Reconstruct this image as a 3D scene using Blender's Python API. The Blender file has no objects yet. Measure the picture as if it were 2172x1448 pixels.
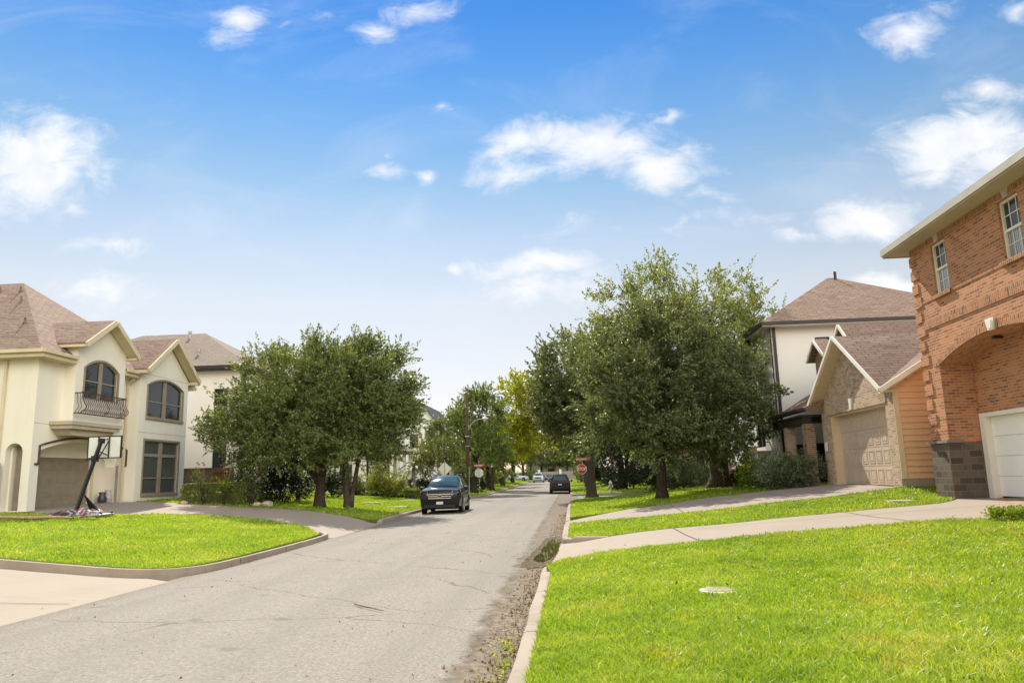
import bpy, bmesh, math, random
import numpy as np
from mathutils import Vector, Matrix
from mathutils.geometry import tessellate_polygon, delaunay_2d_cdt
R = math.radians
S = bpy.context.scene
COL = S.collection

# ------------------------------------------------------------------ camera
EYE = 1.65
cd = bpy.data.cameras.new('camera')
cam = bpy.data.objects.new('camera', cd)
COL.objects.link(cam)
S.camera = cam
cd.sensor_width = 36.0
cd.lens = 1577.0 / 2172.0 * 36.0
cd.clip_start = 0.05
cd.clip_end = 6000
_a, _p, _r = R(4.1), R(10.35), R(1.47)
fw = Vector((-math.sin(_a) * math.cos(_p), math.cos(_a) * math.cos(_p), math.sin(_p)))
r0 = Vector((math.cos(_a), math.sin(_a), 0))
u0 = r0.cross(fw)
rt = math.cos(_r) * r0 - math.sin(_r) * u0
up = math.sin(_r) * r0 + math.cos(_r) * u0
M4 = Matrix.Identity(4)
for i in range(3):
    M4[i][0], M4[i][1], M4[i][2] = rt[i], up[i], -fw[i]
M4[2][3] = EYE
cam.matrix_world = M4

# ------------------------------------------------------------------ light
SUN_EL, SUN_AZ = 44.0, 19.0           # azimuth measured from +Y towards -X
sd = Vector((-math.sin(R(SUN_AZ)) * math.cos(R(SUN_EL)), math.cos(R(SUN_AZ)) * math.cos(R(SUN_EL)), math.sin(R(SUN_EL))))
ld = bpy.data.lights.new('sun', 'SUN')
ld.energy = 5.0
ld.angle = R(0.53)
ld.color = (1.0, 0.915, 0.78)
sun = bpy.data.objects.new('sun', ld)
COL.objects.link(sun)
sun.rotation_euler = sd.to_track_quat('Z', 'Y').to_euler()
sun.location = (0, 0, 60)

S.view_settings.view_transform = 'Standard'
S.view_settings.look = 'None'
S.view_settings.exposure = 0.46
S.view_settings.gamma = 1.0
S.cycles.use_denoising = True
S.cycles.max_bounces = 8
S.cycles.diffuse_bounces = 4
S.cycles.glossy_bounces = 3
S.cycles.transmission_bounces = 4
S.cycles.transparent_max_bounces = 6
S.cycles.sample_clamp_indirect = 6


# ------------------------------------------------------------------ node helper
class NT:
    def __init__(s, tree):
        s.t = tree

    def n(s, typ, ins=None, **props):
        nd = s.t.nodes.new(typ)
        for k, v in props.items():
            setattr(nd, k, v)
        for k, v in (ins or {}).items():
            sk = nd.inputs[k]
            if isinstance(v, bpy.types.NodeSocket):
                s.t.links.new(v, sk)
            else:
                if isinstance(v, (tuple, list)) and len(v) == 3 and sk.type == 'RGBA':
                    v = (*v, 1.0)
                sk.default_value = v
        return nd

    def m(s, op, a, b=0.0, c=0.0, clamp=False):
        return s.n('ShaderNodeMath', {0: a, 1: b, 2: c}, operation=op, use_clamp=clamp).outputs[0]

    def vm(s, op, a, b=(0, 0, 0)):
        return s.n('ShaderNodeVectorMath', {0: a, 1: b}, operation=op)

    def mix(s, f, a, b, blend='MIX'):
        return s.n('ShaderNodeMix', {0: f, 6: a, 7: b}, data_type='RGBA', blend_type=blend).outputs[2]

    def noise(s, vec, scale, detail=3.0, rough=0.5, dist=0.0, out='Fac'):
        return s.n('ShaderNodeTexNoise', {'Vector': vec, 'Scale': scale, 'Detail': detail, 'Roughness': rough, 'Distortion': dist}).outputs[out]

    def ramp(s, f, stops, interp='LINEAR'):
        nd = s.n('ShaderNodeValToRGB', {0: f})
        cr = nd.color_ramp
        cr.interpolation = interp
        while len(cr.elements) > 1:
            cr.elements.remove(cr.elements[-1])
        for i, (p, c) in enumerate(stops):
            e = cr.elements[0] if i == 0 else cr.elements.new(p)
            e.position = p
            e.color = (*c, 1) if len(c) == 3 else c
        return nd.outputs[0]

    def mapr(s, v, a, b, c=0.0, d=1.0):
        return s.n('ShaderNodeMapRange', {0: v, 1: a, 2: b, 3: c, 4: d}).outputs[0]

    def pos(s):
        return s.n('ShaderNodeNewGeometry').outputs['Position']


# ------------------------------------------------------------------ sky
CLOUDS = [(-0.79, 0.482, 0.123, 0.081, 1.0), (-0.747, 0.495, 0.067, 0.038, 0.7), (-0.473, 0.698, 0.063, 0.034, 0.75), (-0.256, 0.654, 0.043, 0.023, 0.55), (-0.206, 0.691, 0.054, 0.033, 0.5), (-0.048, 0.475, 0.068, 0.036, 0.85), (0.059, 0.461, 0.109, 0.049, 1), (0.144, 0.431, 0.068, 0.041, 1), (-0.063, 0.424, 0.074, 0.023, 0.55), (-0.251, 0.44, 0.033, 0.022, 0.55), (-0.185, 0.438, 0.022, 0.012, 0.7), (-0.027, 0.291, 0.088, 0.025, 0.85), (-0.022, 0.25, 0.081, 0.023, 0.85), (-0.139, 0.293, 0.019, 0.01, 0.6), (0.509, 0.606, 0.05, 0.035, 0.75), (0.65, 0.631, 0.021, 0.02, 0.6), (0.598, 0.508, 0.059, 0.023, 0.75), (0.561, 0.437, 0.11, 0.05, 1), (0.52, 0.412, 0.068, 0.041, 0.9), (0.591, 0.388, 0.073, 0.041, 0.9), (0.411, 0.331, 0.074, 0.032, 1), (0.322, 0.316, 0.037, 0.015, 0.6), (-0.677, 0.279, 0.093, 0.03, 0.45), (-0.662, 0.353, 0.072, 0.017, 0.4), (0.444, 0.239, 0.048, 0.022, 0.95), (0.152, 0.345, 0.178, 0.011, 0.25), (0.203, 0.381, 0.027, 0.012, 0.5), (0.161, 0.496, 0.041, 0.009, 0.5), (-0.171, 0.541, 0.02, 0.01, 0.4), (0.548, 0.639, 0.038, 0.015, 0.3), (-0.336, 0.684, 0.029, 0.016, 0.3), (-0.717, 0.411, 0.022, 0.015, 0.5), (-0.248, 0.465, 0.017, 0.007, 0.4)]
SKY_STRENGTH = 0.087


def build_sky():
    w = bpy.data.worlds.new('World')
    S.world = w
    w.use_nodes = True
    t = w.node_tree
    t.nodes.clear()
    N = NT(t)
    sky = N.n('ShaderNodeTexSky', sky_type='NISHITA', sun_disc=False, sun_elevation=R(SUN_EL), sun_rotation=R(-SUN_AZ),
              air_density=1.0, dust_density=0.0, ozone_density=1.5, altitude=20)
    d = N.n('ShaderNodeTexCoord').outputs['Generated']
    xyz = N.n('ShaderNodeSeparateXYZ', {0: d})
    x, y, z = xyz.outputs
    ysafe = N.m('MAXIMUM', y, 0.05)
    u = N.m('DIVIDE', x, ysafe)
    v = N.m('DIVIDE', z, ysafe)
    uv = N.n('ShaderNodeCombineXYZ', {0: u, 1: v, 2: 0.0}).outputs[0]
    warp = N.noise(uv, 9.0, 4.0, 0.55, 0.0, 'Color')
    w2 = N.vm('SCALE', N.vm('SUBTRACT', warp, (0.5, 0.5, 0.5)).outputs[0])
    w2.inputs[3].default_value = 0.075
    uvw = N.vm('ADD', uv, w2.outputs[0]).outputs[0]
    mx = None
    for (cu, cv, ru, rv, s_) in CLOUDS:
        e = N.vm('LENGTH', N.vm('MULTIPLY', N.vm('SUBTRACT', uvw, (cu, cv, 0)).outputs[0], (1 / (ru * 1.32), 1 / (rv * 1.32), 0)).outputs[0]).outputs['Value']
        mm = N.m('MULTIPLY_ADD', e, -s_, s_)
        mx = mm if mx is None else N.m('MAXIMUM', mx, mm)
    stretched = N.vm('MULTIPLY', uv, (1.0, 1.7, 1.0)).outputs[0]
    fb = N.noise(stretched, 13.0, 11.0, 0.66, 0.5)
    dens = N.m('ADD', mx, N.m('MULTIPLY_ADD', fb, 1.5, -0.78))
    veil = N.m('MULTIPLY', N.n('ShaderNodeMapRange', {0: N.noise(N.vm('MULTIPLY', uv, (1.0, 2.6, 1)).outputs[0], 3.2, 8.0, 0.62, 0.8), 1: 0.45, 2: 0.8}, interpolation_type='SMOOTHSTEP').outputs[0], 0.2)
    front = N.mapr(y, 0.1, 0.25)
    dens = N.m('MULTIPLY', N.n('ShaderNodeMapRange', {0: dens, 1: -0.02, 2: 0.8}, interpolation_type='SMOOTHSTEP').outputs[0], front)
    dens = N.m('MAXIMUM', dens, N.m('MULTIPLY', veil, front))
    # bright clouds added behind the camera, out of view, to fill shaded walls
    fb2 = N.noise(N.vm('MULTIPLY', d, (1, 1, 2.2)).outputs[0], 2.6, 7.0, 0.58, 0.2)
    fill_clouds = N.m('MULTIPLY', N.n('ShaderNodeMapRange', {0: fb2, 1: 0.36, 2: 0.56}, interpolation_type='SMOOTHSTEP').outputs[0],
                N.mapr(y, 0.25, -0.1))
    dens = N.m('MAXIMUM', dens, fill_clouds)
    # tint of the clear sky by elevation
    tint = N.ramp(N.mapr(z, 0.0, 0.75), [(0.0, (0.9, 0.75, 0.85)), (0.05, (0.98, 0.80, 0.85)), (0.20, (1.50, 1.06, 0.86)), (0.31, (1.78, 1.26, 0.93)), (0.41, (1.66, 1.30, 1.03)),
                                        (0.50, (1.25, 1.24, 1.08)), (0.60, (0.84, 1.12, 1.2)), (0.68, (0.56, 0.99, 1.28)), (0.76, (0.37, 0.87, 1.3)), (0.84, (0.6, 1.0, 1.3)), (1.0, (1.3, 1.35, 1.45))])
    base = N.mix(1.0, sky.outputs[0], tint, 'MULTIPLY')
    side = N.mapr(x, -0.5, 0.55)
    rear_fill = N.mix(side, (1.3, 1.1, 0.8), (5.6, 4.6, 3.4))  # added fill: unseen rear sky brightened, most towards the right
    base = N.mix(N.mapr(y, 0.25, -0.35), base, N.mix(1.0, base, rear_fill, 'MULTIPLY'))
    shade = N.noise(uv, 22.0, 4.0, 0.5)
    cc = N.mix(N.mapr(shade, 0.35, 0.7), (7.9, 8.0, 8.4), (9.2, 9.2, 9.3))
    cc = N.mix(N.mapr(y, 0.1, -0.2), cc, N.mix(N.mapr(z, 0.12, 0.35), (8.0, 7.8, 7.4), N.mix(side, (16.0, 14.8, 12.6), (64.0, 59.0, 49.0))))  # unseen rear clouds made overbright as fill, strongest on the right
    cc = N.mix(N.m('MULTIPLY', N.mapr(z, 0.5, 0.8), N.mapr(y, 0.1, -0.2)), cc, (9.0, 8.8, 8.4))  # added rear fill clouds kept dimmer overhead
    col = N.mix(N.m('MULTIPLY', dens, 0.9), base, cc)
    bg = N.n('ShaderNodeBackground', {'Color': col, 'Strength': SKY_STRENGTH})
    out = N.n('ShaderNodeOutputWorld')
    t.links.new(bg.outputs[0], out.inputs[0])
    w.cycles.sampling_method = 'MANUAL'
    w.cycles.sample_map_resolution = 512


build_sky()


# ------------------------------------------------------------------ mesh helper
ORG = {}


class MB:
    def __init__(s):
        s.v, s.f = [], []

    def add(s, vs, fs):
        o = len(s.v)
        s.v += [tuple(p) for p in vs]
        s.f += [tuple(i + o for i in f) for f in fs]
        return s

    def box(s, x0, x1, y0, y1, z0, z1):
        vs = [(x, y, z) for z in (z0, z1) for y in (y0, y1) for x in (x0, x1)]
        return s.add(vs, [(0, 2, 3, 1), (4, 5, 7, 6), (0, 1, 5, 4), (2, 6, 7, 3), (0, 4, 6, 2), (1, 3, 7, 5)])

    def bar(s, a, b, w, h=None, upv=(0, 0, 1)):
        a, b = Vector(a), Vector(b)
        d = (b - a).normalized()
        q = d.cross(Vector(upv))
        if q.length < 1e-4:
            q = d.cross(Vector((1, 0, 0)))
        q.normalize()
        k = q.cross(d)
        h = h or w
        c = [q * w / 2 + k * h / 2, -q * w / 2 + k * h / 2, -q * w / 2 - k * h / 2, q * w / 2 - k * h / 2]
        return s.add([a + i for i in c] + [b + i for i in c], [(0, 1, 2, 3), (7, 6, 5, 4), (0, 4, 5, 1), (1, 5, 6, 2), (2, 6, 7, 3), (3, 7, 4, 0)])

    def tube(s, pts, r, n=8, caps=True):
        pts = [Vector(p) for p in pts]
        rs = r if isinstance(r, (list, tuple)) else [r] * len(pts)
        rings = []
        prev = None
        for i, p in enumerate(pts):
            d = (pts[min(i + 1, len(pts) - 1)] - pts[max(i - 1, 0)])
            d = d.normalized() if d.length > 1e-6 else Vector((0, 0, 1))
            if prev is None:
                q = d.cross(Vector((0.31, 0.95, 0.05)))
                if q.length < 0.1:
                    q = d.cross(Vector((1, 0, 0)))
            else:
                q = prev - d * prev.dot(d)
            q.normalize()
            prev = q
            k = d.cross(q)
            rings.append([p + (q * math.cos(2 * math.pi * j / n) + k * math.sin(2 * math.pi * j / n)) * rs[i] for j in range(n)])
        o = len(s.v)
        for rg in rings:
            s.v += [tuple(p) for p in rg]
        for i in range(len(rings) - 1):
            for j in range(n):
                a, b = o + i * n + j, o + i * n + (j + 1) % n
                s.f.append((a, b, b + n, a + n))
        if caps:
            s.f.append(tuple(o + j for j in reversed(range(n))))
            s.f.append(tuple(o + (len(rings) - 1) * n + j for j in range(n)))
        return s

    def lathe(s, prof, c=(0, 0, 0), axis='z', n=16):
        o = len(s.v)
        for (r, h) in prof:
            for j in range(n):
                a = 2 * math.pi * j / n
                p = (r * math.cos(a), r * math.sin(a), h)
                if axis == 'x':
                    p = (h, r * math.cos(a), r * math.sin(a))
                elif axis == 'y':
                    p = (r * math.cos(a), h, r * math.sin(a))
                s.v.append((p[0] + c[0], p[1] + c[1], p[2] + c[2]))
        for i in range(len(prof) - 1):
            for j in range(n):
                a, b = o + i * n + j, o + i * n + (j + 1) % n
                s.f.append((a, b, b + n, a + n))
        s.f.append(tuple(o + j for j in reversed(range(n))))
        s.f.append(tuple(o + (len(prof) - 1) * n + j for j in range(n)))
        return s

    def plate(s, fr, outer, holes=(), w0=0.0, w1=-0.15):
        """flat piece with holes; fr maps (u, v, w) into the world"""
        loops = [list(outer)] + [list(h) for h in holes]
        flat = [p for l in loops for p in l]
        tris = tessellate_polygon([[Vector((p[0], p[1], 0)) for p in l] for l in loops])
        n = len(flat)
        vs = [fr(p[0], p[1], w0) for p in flat] + [fr(p[0], p[1], w1) for p in flat]
        fs = [tuple(t) for t in tris] + [tuple(i + n for i in reversed(t)) for t in tris]
        o = 0
        for l in loops:
            for i in range(len(l)):
                a, b = o + i, o + (i + 1) % len(l)
                fs.append((a, b, b + n, a + n))
            o += len(l)
        return s.add(vs, fs)

    def slab(s, pts, th=0.1):
        """roof plane: polygon plus a thickness straight down"""
        n = len(pts)
        vs = list(pts) + [(p[0], p[1], p[2] - th) for p in pts]
        fs = [tuple(range(n)), tuple(n + i for i in reversed(range(n)))]
        for i in range(n):
            j = (i + 1) % n
            fs.append((i, i + n, j + n, j))
        return s.add(vs, fs)

    def build(s, name, mat, parent=None, smooth=False, kind=None, bevel=0.0):
        me = bpy.data.meshes.new(name)
        org = ORG.get(parent.as_pointer(), Vector((0, 0, 0))) if parent else Vector((0, 0, 0))
        me.from_pydata([(v[0] - org.x, v[1] - org.y, v[2] - org.z) for v in s.v], [], s.f)
        bm = bmesh.new()
        bm.from_mesh(me)
        bmesh.ops.recalc_face_normals(bm, faces=bm.faces)
        bm.to_mesh(me)
        bm.free()
        if smooth:
            me.polygons.foreach_set('use_smooth', [True] * len(me.polygons))
        me.materials.append(mat)
        o = bpy.data.objects.new(name, me)
        COL.objects.link(o)
        if parent:
            o.parent = parent
        ORG[o.as_pointer()] = org
        if kind:
            o['kind'] = kind
        if bevel:
            b = o.modifiers.new('bevel', 'BEVEL')
            b.width = bevel
            b.segments = 2
            b.limit_method = 'ANGLE'
        return o


def thing(name, label, cat, loc=(0, 0, 0), group=None):
    o = bpy.data.objects.new(name, None)
    COL.objects.link(o)
    o.location = loc
    o.empty_display_size = 0.2
    ORG[o.as_pointer()] = Vector(loc)
    o['label'] = label
    o['category'] = cat
    if group:
        o['group'] = group
    return o


def tag(o, label, cat, group=None, kind=None):
    o['label'] = label
    o['category'] = cat
    if group:
        o['group'] = group
    if kind:
        o['kind'] = kind
    return o


def copy_tree(o, parent=None):
    c = o.copy()
    COL.objects.link(c)
    if parent:
        c.parent = parent
    for ch in list(o.children):
        copy_tree(ch, c)
    return c


FPX = lambda c: (lambda u, v, w: (c + w, u, v))      # wall facing +X: u = y, v = z
FNX = lambda c: (lambda u, v, w: (c - w, u, v))      # wall facing -X
FNY = lambda c: (lambda u, v, w: (u, c - w, v))      # wall facing -Y: u = x, v = z
FPY = lambda c: (lambda u, v, w: (u, c + w, v))


def rect(u0, u1, v0, v1):
    return [(u0, v0), (u1, v0), (u1, v1), (u0, v1)]


def arch(u0, u1, v0, vs, rise, n=14):
    pts = [(u0, v0), (u1, v0)]
    c, h = (u0 + u1) / 2, (u1 - u0) / 2
    if rise >= h * 0.98:
        for i in range(n + 1):
            a = math.pi * i / n
            pts.append((c + h * math.cos(a), vs + rise * math.sin(a)))
    else:
        rad = (h * h + rise * rise) / (2 * rise)
        th = math.asin(h / rad)
        for i in range(n + 1):
            a = th - 2 * th * i / n
            pts.append((c + rad * math.sin(a), vs + rise - rad + rad * math.cos(a)))
    return pts


def inset_arch(u0, u1, v0, vs, rise, d, n=14):
    return arch(u0 + d, u1 - d, v0 + d, vs, max(rise - d * 0.8, 0.02), n)


# ------------------------------------------------------------------ materials
def material(name):
    m = bpy.data.materials.new(name)
    m.use_nodes = True
    m.node_tree.nodes.clear()
    return m, NT(m.node_tree)


def finish(m, N, color, rough=0.7, spec=0.4, bump=None, bump_d=0.01, metallic=0.0, coat=0.0, bump_s=0.6):
    ins = {'Base Color': color, 'Roughness': rough, 'Specular IOR Level': spec, 'Metallic': metallic, 'Coat Weight': coat}
    if bump is not None:
        ins['Normal'] = N.n('ShaderNodeBump', {'Strength': bump_s, 'Distance': bump_d, 'Height': bump}).outputs[0]
    b = N.n('ShaderNodeBsdfPrincipled', ins)
    o = N.n('ShaderNodeOutputMaterial')
    N.t.links.new(b.outputs[0], o.inputs[0])
    return m


def wallco(N, kv=1.0):
    """metres along a wall and up it, whichever way the wall faces"""
    g = N.n('ShaderNodeNewGeometry')
    p = N.n('ShaderNodeSeparateXYZ', {0: g.outputs['Position']})
    nn = N.n('ShaderNodeSeparateXYZ', {0: g.outputs['True Normal']})
    f = N.m('GREATER_THAN', N.m('ABSOLUTE', nn.outputs[0]), N.m('ABSOLUTE', nn.outputs[1]))
    u = N.m('ADD', N.m('MULTIPLY', f, p.outputs[1]), N.m('MULTIPLY', N.m('SUBTRACT', 1.0, f), p.outputs[0]))
    flat = N.m('GREATER_THAN', N.m('ABSOLUTE', nn.outputs[2]), 0.9)
    u = N.m('ADD', N.m('MULTIPLY', flat, p.outputs[1]), N.m('MULTIPLY', N.m('SUBTRACT', 1.0, flat), u))
    v = N.m('ADD', N.m('MULTIPLY', N.m('MULTIPLY', p.outputs[2], kv), N.m('SUBTRACT', 1.0, flat)), N.m('MULTIPLY', flat, p.outputs[0]))
    return N.n('ShaderNodeCombineXYZ', {0: u, 1: v, 2: 0.0}).outputs[0]


def plain(name, col, rough=0.6, spec=0.4, var=0.12, scale=3.0, metallic=0.0, coat=0.0, bump=0.0, bscale=60.0, streak=False):
    m, N = material(name)
    p = N.pos()
    if streak:
        p2 = N.vm('MULTIPLY', p, (1, 1, 0.15)).outputs[0]
    else:
        p2 = p
    a = N.noise(p2, scale, 5.0, 0.6)
    dark = tuple(c * (1 - var * 1.6) for c in col)
    lite = tuple(min(1, c * (1 + var)) for c in col)
    c = N.mix(N.mapr(a, 0.3, 0.7), dark, lite)
    bm = N.noise(p, bscale, 2.0, 0.5) if bump else None
    return finish(m, N, c, rough, spec, bm, bump, metallic, coat)


def brick(name, c1, c2, mortar, bw=0.22, rh=0.074, ms=0.009, var=0.5, rough=0.85, soldier=False, dark=0.5):
    m, N = material(name)
    uv = wallco(N)
    if soldier:
        s = N.n('ShaderNodeSeparateXYZ', {0: uv})
        uv = N.n('ShaderNodeCombineXYZ', {0: s.outputs[1], 1: s.outputs[0], 2: 0.0}).outputs[0]
    wob = N.vm('SCALE', N.vm('SUBTRACT', N.noise(uv, 6.0, 2.0, 0.5, 0, 'Color'), (0.5, 0.5, 0.5)).outputs[0])
    wob.inputs[3].default_value = 0.006
    uv = N.vm('ADD', uv, wob.outputs[0]).outputs[0]
    b = N.n('ShaderNodeTexBrick', {'Vector': uv, 'Color1': (0, 0, 0), 'Color2': (1, 1, 1), 'Mortar': (0.5, 0.5, 0.5), 'Scale': 1.0, 'Mortar Size': ms,
                                  'Mortar Smooth': 0.2, 'Bias': 0.0, 'Brick Width': bw, 'Row Height': rh}, offset=0.5)
    t = b.outputs['Color']
    n = N.noise(uv, 35.0, 3.0, 0.6)
    k = N.m('ADD', N.m('MULTIPLY', t, 1.0), N.m('MULTIPLY_ADD', n, 0.35, -0.17))
    mid = tuple((a + b_) / 2 for a, b_ in zip(c1, c2))
    dk = tuple(c * dark for c in c1)
    col = N.ramp(k, [(0.0, dk), (0.12, c1), (0.32, mid), (0.6, c2), (1.0, tuple(min(1, c * 1.15) for c in c2))])
    big = N.noise(N.pos(), 0.9, 4.0, 0.6)
    col = N.mix(N.mapr(big, 0.3, 0.7, 0.0, 0.25), col, tuple(c * 0.7 for c in mid))
    mo = N.mix(N.noise(uv, 20.0), tuple(c * 0.8 for c in mortar), mortar)
    col = N.mix(b.outputs['Fac'], col, mo)
    h = N.m('SUBTRACT', N.m('MULTIPLY', n, 0.3), b.outputs['Fac'])
    return finish(m, N, col, rough, 0.25, h, 0.006, bump_s=0.8)


def shingle(name, c1, c2, c3):
    m, N = material(name)
    uv = wallco(N, 1.55)
    b = N.n('ShaderNodeTexBrick', {'Vector': uv, 'Color1': (0, 0, 0), 'Color2': (1, 1, 1), 'Mortar': (0.2, 0.2, 0.2), 'Scale': 1.0, 'Mortar Size': 0.018,
                                  'Mortar Smooth': 0.4, 'Bias': 0.0, 'Brick Width': 0.42, 'Row Height': 0.15}, offset=0.37, offset_frequency=2)
    n = N.noise(uv, 90.0, 2.0, 0.6)
    big = N.noise(N.pos(), 0.5, 4.0, 0.6)
    k = N.m('ADD', b.outputs['Color'], N.m('MULTIPLY_ADD', n, 0.4, -0.2))
    col = N.ramp(k, [(0.0, tuple(a * .45 + b_ * .55 for a, b_ in zip(c1, c2))), (0.25, c2), (0.7, c2), (1.0, tuple(a * .5 + b_ * .5 for a, b_ in zip(c3, c2)))])
    col = N.mix(N.m('MULTIPLY', b.outputs['Fac'], N.mapr(N.noise(uv, 5.0, 1.0), 0.35, 0.6, 0.25, 0.95)), col, tuple(c * 0.55 for c in c1))
    col = N.mix(N.mapr(big, 0.35, 0.7, 0, 0.3), col, tuple(c * 0.75 for c in c2))
    h = N.m('SUBTRACT', N.m('MULTIPLY', n, 0.4), b.outputs['Fac'])
    return finish(m, N, col, 0.92, 0.2, h, 0.012, bump_s=0.8)


def stucco(name, col, dirt=(0.3, 0.27, 0.22), amt=0.25):
    m, N = material(name)
    p = N.pos()
    s = N.vm('MULTIPLY', p, (1.2, 1.2, 0.18)).outputs[0]
    streak = N.noise(s, 1.3, 6.0, 0.62)
    c = N.mix(N.mapr(streak, 0.48, 0.8, 0, amt), col, dirt)
    big = N.noise(p, 0.5, 4.0, 0.55)
    c = N.mix(N.mapr(big, 0.3, 0.7, 0, 0.16), c, tuple(x * 0.8 for x in col))
    h = N.noise(p, 70.0, 3.0, 0.65)
    return finish(m, N, c, 0.9, 0.2, h, 0.006, bump_s=0.5)


def make_asphalt():
    m, N = material('asphalt')
    p = N.pos()
    sp = N.m('ADD', N.m('MULTIPLY', N.noise(p, 30.0, 2.0, 0.6), 0.5), N.m('MULTIPLY', N.noise(p, 85.0, 2.0, 0.7), 0.5))
    big = N.noise(p, 0.35, 5.0, 0.6)
    mid = N.noise(N.vm('MULTIPLY', p, (1.6, 0.5, 1)).outputs[0], 1.1, 5.0, 0.6)
    c = N.ramp(sp, [(0.34, (0.085, 0.07, 0.055)), (0.44, (0.21, 0.19, 0.163)), (0.55, (0.265, 0.24, 0.205)), (0.66, (0.41, 0.375, 0.33))])
    c = N.mix(N.mapr(big, 0.35, 0.7, 0, 0.35), c, (0.26, 0.24, 0.215))
    c = N.mix(N.mapr(mid, 0.52, 0.75, 0, 0.4), c, (0.20, 0.185, 0.165))
    # cracks: edges of large warped cells, plus long cross seams
    wv = N.vm('SCALE', N.vm('SUBTRACT', N.noise(p, 1.4, 5.0, 0.6, 0, 'Color'), (0.5, 0.5, 0.5)).outputs[0])
    wv.inputs[3].default_value = 0.55
    q = N.vm('MULTIPLY', N.vm('ADD', p, wv.outputs[0]).outputs[0], (0.17, 0.45, 1.0)).outputs[0]
    vo = N.n('ShaderNodeTexVoronoi', {'Vector': q, 'Scale': 1.0}, feature='DISTANCE_TO_EDGE', voronoi_dimensions='2D')
    wid = N.mapr(N.noise(p, 0.7, 3.0), 0.38, 0.68, 0.0006, 0.0085)
    cr = N.m('LESS_THAN', vo.outputs['Distance'], wid)
    c = N.mix(N.m('MULTIPLY', cr, 0.62), c, (0.10, 0.075, 0.03))
    # dirt towards the right-hand gutter
    x = N.n('ShaderNodeSeparateXYZ', {0: p}).outputs[0]
    lane = N.m('ADD', N.m('MULTIPLY', N.m('SINE', N.m('MULTIPLY', N.m('ADD', x, N.m('MULTIPLY', N.noise(p, 0.25, 2.0), 0.5)), 3.9)), 0.5), 0.5)
    worn = N.m('MULTIPLY', N.m('MULTIPLY', lane, N.mapr(N.noise(N.vm('MULTIPLY', p, (2.0, 0.12, 1)).outputs[0], 1.0, 4.0, 0.6), 0.35, 0.7)), 0.4)
    c = N.mix(worn, c, (0.155, 0.14, 0.12))
    spot = N.mapr(N.noise(p, 1.9, 2.0, 0.4), 0.69, 0.76)
    c = N.mix(N.m('MULTIPLY', spot, 0.4), c, (0.09, 0.08, 0.07))
    gx = N.m('ADD', x, N.m('MULTIPLY_ADD', N.noise(p, 2.6, 5.0, 0.65), 0.5, -0.25))
    gm = N.m('MULTIPLY', N.mapr(gx, -1.12, -0.92), N.m('LESS_THAN', x, 0.6))
    dn = N.noise(p, 9.0, 5.0, 0.7)
    dirt = N.ramp(dn, [(0.34, (0.055, 0.038, 0.02)), (0.5, (0.135, 0.10, 0.062)), (0.66, (0.27, 0.225, 0.16))])
    c = N.mix(N.m('MULTIPLY', gm, 0.72), c, dirt)
    edge = N.m('MULTIPLY', N.mapr(N.m('ABSOLUTE', N.m('ADD', gx, 1.02)), 0.13, 0.02), N.mapr(N.noise(p, 1.7, 4.0, 0.6), 0.38, 0.62))
    c = N.mix(N.m('MULTIPLY', edge, 0.75), c, (0.07, 0.05, 0.025))
    gl = N.m('MULTIPLY', N.mapr(N.m('ABSOLUTE', N.m('ADD', gx, 7.3)), 0.75, 0.15), 0.45)
    c = N.mix(gl, c, (0.13, 0.10, 0.06))
    h = N.m('SUBTRACT', sp, cr)
    return finish(m, N, c, 0.92, 0.25, h, 0.010, bump_s=0.7)


def make_concrete(name, col, stain=(0.2, 0.17, 0.13), amt=0.4, agg=0.0, joint=None):
    rng_ = 0
    m, N = material(name)
    p = N.pos()
    a = N.noise(p, 0.8, 6.0, 0.62)
    f = N.noise(p, 45.0, 3.0, 0.7)
    c = N.mix(N.mapr(a, 0.45, 0.75, 0, amt), col, stain)
    c = N.mix(N.mapr(f, 0.35, 0.65, 0, 0.3 + agg), c, tuple(x * 0.68 for x in col))
    f2 = N.noise(N.vm('MULTIPLY', p, (0.35, 3, 1)).outputs[0], 1.7, 5.0, 0.6)
    c = N.mix(N.mapr(f2, 0.55, 0.75, 0, 0.18), c, stain)
    if joint:
        q = N.n('ShaderNodeSeparateXYZ', {0: p})
        sm_ = N.m('ADD', q.outputs[1], N.m('MULTIPLY', N.noise(p, 3.0), 0.12))
        j = N.m('LESS_THAN', N.m('FRACT', N.m('DIVIDE', sm_, joint)), 0.012)
        c = N.mix(N.m('MULTIPLY', j, 0.85), c, (0.05, 0.04, 0.03))
        chip = N.m('GREATER_THAN', N.noise(p, 7.0, 3.0, 0.6), 0.69)
        c = N.mix(N.m('MULTIPLY', chip, 0.6), c, stain)
    return finish(m, N, c, 0.88, 0.25, f, 0.004, bump_s=0.5)


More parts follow.
